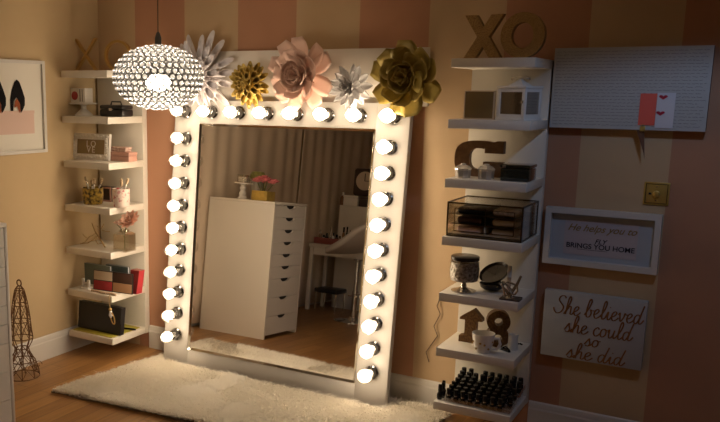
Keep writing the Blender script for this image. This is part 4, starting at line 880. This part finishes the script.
# canvas with script writing
q0, q1 = at(544.5, 290, y=-.028), at(650, 300, y=-.028); q2, q3 = at(640, 368, y=-.028), at(542, 355, y=-.028)
fx0, fx1, fz0, fz1 = (q0.x+q3.x)/2, (q1.x+q2.x)/2, (q2.z+q3.z)/2, (q0.z+q1.z)/2; w, h = fx1-fx0, fz1-fz0
t = thing('quote_canvas', 'white canvas with large gold script saying she believed she could, lowest on the wall', 'canvas', (fx0, 0, fz0))
MB().box(0, w, -.045, -.001, 0, h, .002).build('canvas', 'canvas', t)
GL = {  # strokes in x-heights, advance
 'S': ([[(1.05, 1.75), (.8, 2.0), (.4, 1.9), (.3, 1.5), (.6, 1.15), (.95, .75), (.8, .2), (.35, 0), (0, .25), (-.15, .6)]], 1.15),
 'h': ([[(0, 0), (.35, .9), (.5, 1.7), (.35, 2.0), (.22, 1.6), (.2, .6), (.2, 0)], [(.2, .3), (.45, .85), (.65, .9), (.7, .5), (.72, .1), (.9, .05), (1.1, .35)]], 1.0),
 'e': ([[(0, .35), (.35, .5), (.55, .8), (.4, 1.0), (.15, .8), (.1, .35), (.3, .0), (.6, .1), (.85, .4)]], .78),
 'b': ([[(0, .2), (.35, 1.0), (.5, 1.7), (.35, 2.0), (.2, 1.6), (.15, .5), (.3, .02), (.6, .1), (.7, .5), (.55, .85), (.75, .75), (1.0, .8)]], .95),
 'l': ([[(0, .2), (.35, 1.0), (.45, 1.7), (.3, 2.0), (.18, 1.6), (.18, .5), (.3, .02), (.5, .1), (.68, .35)]], .62),
 'i': ([[(0, .3), (.2, .9), (.2, .3), (.3, .02), (.45, .08), (.6, .35)], [(.27, 1.35), (.31, 1.42)]], .55),
 'v': ([[(0, .7), (.12, .95), (.2, .5), (.35, .02), (.6, .5), (.65, .95), (.8, .8), (.95, .85)]], .88),
 'd': ([[(.62, .8), (.4, 1.0), (.12, .75), (.1, .25), (.3, 0), (.52, .3), (.68, 1.1), (.82, 2.0)], [(.70, 1.1), (.62, .3), (.75, .02), (.95, .2), (1.1, .5)]], 1.0),
 's': ([[(0, .2), (.35, 1.0), (.42, .75), (.55, .35), (.4, 0), (.1, .1)], [(.4, 0), (.65, .15), (.8, .4)]], .75),
 'c': ([[(.6, .8), (.42, 1.0), (.12, .7), (.12, .25), (.35, 0), (.6, .12), (.8, .4)]], .74),
 'o': ([[(.45, .95), (.15, .8), (.08, .3), (.3, 0), (.6, .25), (.6, .75), (.4, .95), (.55, .8), (.85, .85)]], .82),
 'u': ([[(0, .6), (.12, .95), (.15, .3), (.3, 0), (.55, .3), (.65, .95)], [(.65, .95), (.62, .3), (.75, .02), (1.0, .35)]], .92)}
def script(line, xc_, zc_, sx_, sz_, slope, r):
    wd_ = sum(GL[c][1] if c != ' ' else .55 for c in line); x = -wd_/2; b = MB()
    for c in line:
        if c == ' ': x += .55; continue
        for st in GL[c][0]:
            pp = [(xc_+(x+px+.16*pz)*sx_, zc_+(pz-.5)*sz_+slope*(x+px)*sx_) for px, pz in st]
            L_ = smooth_line(pp, 5); N_ = len(L_)
            rad = [r*(.62+.55*abs(((L_[min(i+1, N_-1)]-L_[max(i-1, 0)]).normalized()).z)) for i in range(N_)]
            b.tube([Vector((p.x, -.0456, p.z)) for p in L_], rad, 6, flat=.25)
        x += GL[c][1]
    b.build('lettering', 'foil', t, ang=60)
def cpos(u, v): q = at(u, v, y=-.03); return q.x-fx0, q.z-fz0
for line, u, v, wpx, xh in (('She believed', 599.5, 313.5, 89, 9.2), ('she could', 599.5, 331.5, 68, 8.8), ('so', 594, 342.5, 15, 7.5), ('she did', 596.5, 357, 58, 8.0)):
    x_, z_ = cpos(u, v); k_ = (at(u+.5, v, y=-.03).x-at(u-.5, v, y=-.03).x); wd_ = sum(GL[c][1] if c != ' ' else .55 for c in line)
    kz = at(u, v-.5, y=-.03).z-at(u, v+.5, y=-.03).z
    script(line, x_-.01, z_, wpx*k_/wd_, xh*kz, 0.0, .0039)

# ------------------------------------------------------------------ what the mirror shows: curtain, desk, stool
def curtain(ya, yb, label, ph):
    b = MB(); nu = 150; nv = 8; vs = []; fs = []
    for i in range(nu+1):
        f_ = i/nu; yy = ya+(yb-ya)*f_
        for j in range(nv+1):
            zf = j/nv; dp = .009*math.sin(f_*(yb-ya)/.21*2*PI*.8+ph+.9*math.sin(zf*2+f_*9))+.008*math.sin(f_*17+ph+zf)
            vs.append((XL+.075+dp*(.55+.45*zf), yy+.03*math.sin(zf*1.7+ph)*(1-zf), .04+zf*2.34))
    for i in range(nu):
        for j in range(nv): a = i*(nv+1)+j; fs.append((a, a+1, a+nv+2, a+nv+1))
    b.add(vs, fs); o = solo(b, 'curtain', 'curtain', label, 'curtain', group='curtains on the left wall', ang=180)
    md = o.modifiers.new('cloth', 'SOLIDIFY'); md.thickness = .003
curtain(-1.45, -3.42, 'beige curtain panel behind the drawer unit in the mirror', 0)
curtain(-3.425, -5.95, 'beige curtain panel behind the desk in the mirror', 1.3)
t = thing('curtain_rod', 'slim rod carrying the beige curtains on the left wall', 'curtain rod', (XL+.075, 0, 2.42)); MB().tube([(0, -1.4, 0), (0, -6.0, 0)], .012, 10).build('rod', 'silvers', t); MB().ball((0, -1.38, 0), .022, 2).build('finial', 'silvers', t)
b = MB(); [b.box(-.0745, .01, yy-.008, yy+.008, -.03, -.013) for yy in (-1.43, -3.445, -5.97)]; b.build('brackets', 'silvers', t, smooth=False)
# on the drawer unit
z = AH+E1
def on(u, v, y): return mat_(u, v, y=y)
y = -1.78
q = on(241.5, 199, y); sc_ = (on(250, 183, y).x-on(233.5, 183, y).x); h = on(241, 183, y).z-z
t = thing('cake_stand', 'white turned cake stand on the drawer unit, seen in the mirror', 'cake stand', (q.x, y, z))
r = sc_/2; MB().lathe([(.042, 0), (.045, .006), (.03, .03), (.034, .05), (.022, .075), (.030, h*.7), (.02, h-.02), (.035, h-.008)], 24).build('pedestal', 'white', t); MB().lathe([(.02, h-.0078), (r, h-.006), (r, h+.003), (0, h+.003)], 28).build('plate', 'white', t)
t = thing('glass_candle', 'pale candle in a glass on the cake stand in the mirror', 'candle', (q.x, y, z+h+.0036)); MB().lathe([(r*.68, 0), (r*.7, .07), (r*.66, .07), (r*.64, .006), (0, .006)], 20).build('glass_cup', 'glass', t); MB().lathe([(r*.6, .0065), (r*.6, .05), (0, .052)], 16).build('wax', 'white', t)
y = -1.72; q = on(262, 202, y); w = on(270, 196, y).x-on(254.5, 196, y).x; h = on(262, 191, y).z-z
solo(MB().box(-w/2, w/2, -w/2, w/2, 0, h, .004), 'cube_vase', 'goldpaper', 'gold cube vase on the drawer unit, seen in the mirror', 'vase', (q.x, y, z))
t = thing('flower_bunch', 'bunch of hot pink silk flowers in the gold cube vase', 'flowers', (q.x, y, z+h+.0004))
rw = (on(279, 185, y).x-on(247, 185, y).x)/2
for k in range(9):
    a = k*2.399; rr = rw*.72*math.sqrt(k/8.5); b = MB(); c_ = Vector((rr*math.cos(a), rr*math.sin(a)*.8,   .05+.05*(1-rr/rw)))
    for n_, L_, el in ((7, .055, .25), (6, .045, .7), (4, .03, 1.2)):
        for i in range(n_): b.petal(L_, .04, TR(*c_) @ RZ(a) @ RX(-.3*rr/rw) @ RZ(2*PI*i/n_+el) @ RX(el), .4, .3)
    fl = b.build('blossom', 'flowerpink', t, ang=70); MB().tube([(c_.x*.4, c_.y*.4, .0), tuple(c_)], .004, 5).build('stem', 'leaf', fl)
y = -1.98; q = on(256, 190, y); h = on(256, 171, y).z-z; r = (on(263, 180, y).x-on(250, 180, y).x)/2
t = thing('moss_jar', 'tall jar with a mossy yellow top behind the gold vase in the mirror', 'jar', (q.x, y, z)); MB().lathe([(0, 0), (r*.8, 0), (r*.85, h*.3), (r*.9, h*.68), (r*.7, h*.72)], 20).build('jar_body', 'crystal', t); MB().lathe([(r, h*.722), (r*1.08, h*.86), (r*.8, h*.97), (0, h)], 18).build('jar_top', 'greenjar', t)
# desk behind
DZ = .74; DY = -3.72
t = thing('desk', 'white desk along the left wall, seen in the mirror behind the drawers', 'desk', (.0, DY, 0))
MB().box(.0, 1.15, -.46, 0, DZ-.04, DZ, .002).build('desktop', 'alex', t)
for xx in (.01, 1.10):
    for yy in (-.45, -.05): MB().box(xx, xx+.04, yy, yy+.04, 0, DZ-.0405, .002).build('leg', 'alex', t)
b = MB(); b.box(.055, 1.095, -.03, -.012, DZ-.12, DZ-.041); b.build('apron', 'alex', t)
z = DZ+E1
y = -3.93; qa = on(304, 243, y); w = .40
t = thing('cosmetics_tray', 'rose coloured tray at the near end of the desk in the mirror', 'tray', (.21, y, z)); MB().box(-.20, .20, -.12, .12, 0, .012, .003).build('tray_base', 'tray', t); b = MB(); b.box(-.20, .20, .112, .12, .0125, .07, .002); b.box(-.20, .20, -.12, -.112, .0125, .07, .002); b.box(-.20, -.192, -.111, .111, .0125, .07); b.box(.192, .20, -.111, .111, .0125, .07); b.build('tray_rim', 'tray', t)
ADJ = ['amber', 'dark', 'clear-capped', 'short pale', 'tall black', 'squat white', 'slim silver', 'short brown', 'tall amber', 'slim black']
MM = ['amber', 'blackp', 'whitem', 'beads', 'blackp', 'white', 'silvers', 'darkb', 'amber', 'blackp']
for k in range(10):
    hh_ = [.14, .11, .12, .09, .20, .08, .17, .10, .19, .16][k]; rr = [.018, .02, .017, .02, .014, .024, .012, .02, .016, .012][k]
    xx = .21-.16+.08*(k % 5); yy = y+(.045 if k < 5 else -.05)
    t = thing('cosmetic_bottle', f'{ADJ[k]} bottle in the {"front" if k < 5 else "rear"} row on the rose tray, in the mirror', 'bottle', (xx, yy, z+.0128), group='bottles on the rose tray')
    MB().lathe([(rr, 0), (rr, hh_*.6), (rr*.5, hh_*.7)], 12).build('bottle', MM[k], t); MB().lathe([(rr*.6, hh_*.702), (rr*.6, hh_)], 10).build('cap', 'blackp' if k % 3 else 'silvers', t)
y = -3.95; bp_x = mat_(360, 236, y=y).x; t = thing('brush_pot', 'black pot of brushes on the desk, seen in the mirror', 'pot', (bp_x, y, z)); MB().lathe([(0, 0), (.07, 0), (.075, .10), (.069, .10), (.066, .01), (0, .01)], 20).build('pot', 'blackp', t)
for k in range(5):
    a = k*1.3; brush(bp_x+.02*math.cos(a), y+.02*math.sin(a), z+.014, .22*math.cos(a), .22*math.sin(a), .19, ['brush leaning right', 'brush leaning to the wall side', 'brush leaning back', 'brush leaning left', 'upright brush'][k]+' in the black pot on the desk', 'blackp', 'brushes in the black pot')
# white cabinet at the far end, things on it
cz_ = mat_(345, 205.5, y=-4.22).z; cxl = mat_(338.5, 215, y=-4.22).x
t = thing('side_cabinet', 'white cabinet beyond the desk, at the right of the mirror image', 'cabinet', (max(cxl, .0), -4.22, 0)); MB().box(0, .95, -.40, 0, 0, cz_, .003).build('cabinet_body', 'alex', t)
for k in range(2): d = MB().box(.01+.47*k, .46+.47*k, .0004, .018, .04, cz_-.01, .002).build('cabinet_door', 'alex', t); MB().tube([(.46+.08*k, .035, cz_*.5), (.46+.08*k, .035, cz_*.5+.1)], .005, 6).build('door_handle', 'silvers', d)
cx0 = max(cxl, 0); z = cz_+E1; y = -4.36
def cx(u): return mat_(u, 200, y=y).x
kk = (cx(351)-cx(350))
t = thing('spray_bottle', 'small dark bottle at the left end of the far cabinet in the mirror', 'bottle', (cx(342.5), y, z)); MB().lathe([(kk*2.6, 0), (kk*2.6, kk*7), (kk*1.2, kk*9)], 14).build('bottle', 'amber', t); MB().lathe([(kk*1.3, kk*9.02), (kk*1.3, kk*12)], 10).build('cap', 'whitem', t)
hbx = mat_(352, 195.5, y=y).z-z
xa = cx(346); xb_ = cx(360); t = thing('storage_box', 'white lidded box on the far cabinet in the mirror', 'box', ((xa+xb_)/2, y, z)); MB().box(-(xb_-xa)/2, (xb_-xa)/2, -.09, .09, 0, hbx*.75, .003).build('box_body', 'white', t); MB().box(-(xb_-xa)/2-.003, (xb_-xa)/2+.003, -.093, .093, hbx*.75+.0005, hbx, .003).build('box_lid', 'white', t)
xa = cx(361); xb_ = cx(372); t = thing('storage_box', 'dark box right of the white one on the far cabinet in the mirror', 'box', ((xa+xb_)/2, y, z)); MB().box(-(xb_-xa)/2, (xb_-xa)/2, -.08, .08, 0, hbx*.7, .003).build('box_body', 'darkb', t); MB().box(-(xb_-xa)/2-.002, (xb_-xa)/2+.002, -.082, .082, hbx*.7+.0005, hbx*.95, .003).build('box_lid', 'darkb', t)
xa, xb_ = cx(352.5), cx(376); zc0 = z+hbx+E1; hc = mat_(362, 168.5, y=y).z-zc0; w = xb_-xa
t = thing('desk_clock', 'dark square clock with a round pale face on the boxes in the mirror', 'clock', ((xa+xb_)/2, y-.01, zc0)); MB().box(-w/2, w/2, -.05, .05, 0, hc, .03, seg=3).build('clock_case', 'darkb', t)
MB().lathe([(hc*.34, 0), (hc*.34, .004)], 28, X=TR(0, .0505, hc*.55) @ RX(-PI/2)).build('clock_face', 'pcream', t); b = MB(); b.box(-.004, .004, .0552, .057, hc*.55, hc*.82); b.box(-.003, hc*.17, .0572, .058, hc*.55-.003, hc*.55+.003); b.build('clock_hands', 'blackp', t, smooth=False)
# bar stool
sp_ = mat_(352, 322, z=0); zs = mat_(352, 258, y=sp_.y).z
t = thing('bar_stool', 'white swivel stool with a chrome pedestal, seen at the right of the mirror', 'stool', (sp_.x, sp_.y, 0), rz=0)
MB().lathe([(0, 0), (.20, 0), (.20, .008), (.06, .022), (.034, .05)], 32).build('base_disc', 'chrome', t); MB().lathe([(.03, .0505), (.03, .32), (.022, .322), (.022, zs-.03), (.05, zs-.02), (.05, zs-.006)], 18).build('column', 'chrome', t)
b = MB(); nu, nv = 18, 14; vs = []; fs = []
for i in range(nu+1):
    f_ = i/nu
    for j in range(nv+1):
        s_ = -1+2*j/nv
        wdt = .27*(1-.55*max(0, (.18-f_)/.18)**2)*(1-.35*max(0, (f_-.75)/.25)**2)
        xx = -.30+.58*f_; zz = .015+.30*f_**1.7
        vs.append((xx, s_*wdt, zs+zz+.05*s_*s_*min(1, f_*1.3)))
for i in range(nu):
    for j in range(nv): a = i*(nv+1)+j; fs.append((a, a+1, a+nv+2, a+nv+1))
b.add(vs, fs); o = b.build('seat_shell', 'seatw', t, ang=180, rot=(0, 0, math.radians(20))); md = o.modifiers.new('shell', 'SOLIDIFY'); md.thickness = .055; md.offset = 1
b = MB(); b.tube([(.0, .0, .30)]+[(.13*math.cos(a)+.05, .13*math.sin(a), .28) for a in np.linspace(-2.2, 2.2, 14)], .009, 8); b.build('footrest', 'chrome', t)
# small dark stool under the desk
q = mat_(314, 304, x=.10)
t = thing('low_stool', 'low dark padded stool with chrome legs under the desk in the mirror', 'stool', (.22, -3.92, 0)); MB().box(-.14, .14, -.14, .14, .20, .25, .012).build('cushion', 'black', t)
for sx_ in (-1, 1):
    for sy_ in (-1, 1): MB().tube([(sx_*.12, sy_*.12, 0), (sx_*.12, sy_*.12, .1995)], .009, 8).build('leg', 'chrome', t)
# downlight fitting in the ceiling, and the thin cable left of the right shelves
t = thing('ceiling_downlight', 'round recessed ceiling downlight over the quotes at the right', 'lamp', (3.98, -1.25, ZC)); b = MB(); b.prism(ell(0, 0, .055, .055, 24), -.012, -.0005, X=RX(PI/2) @ Matrix.Diagonal((1, 1, 1, 1)), hole=ell(0, 0, .042, .042, 24)); b.v = [(x, yy, -abs(zz)) for x, yy, zz in b.v]; b.build('trim_ring', 'white', t)
b = MB(); b.tube([at(441, 296, y=-.012), at(437, 306, y=-.012), at(440.5, 314, y=-.010), at(434, 326, y=-.010), at(437.5, 336, y=-.010), at(426, 352, y=-.008), at(429, 362, y=-.008)], .0028, 5); solo(b, 'hanging_cable', 'cable', 'thin dark cable hanging on the wall left of the right shelf unit', 'cable')
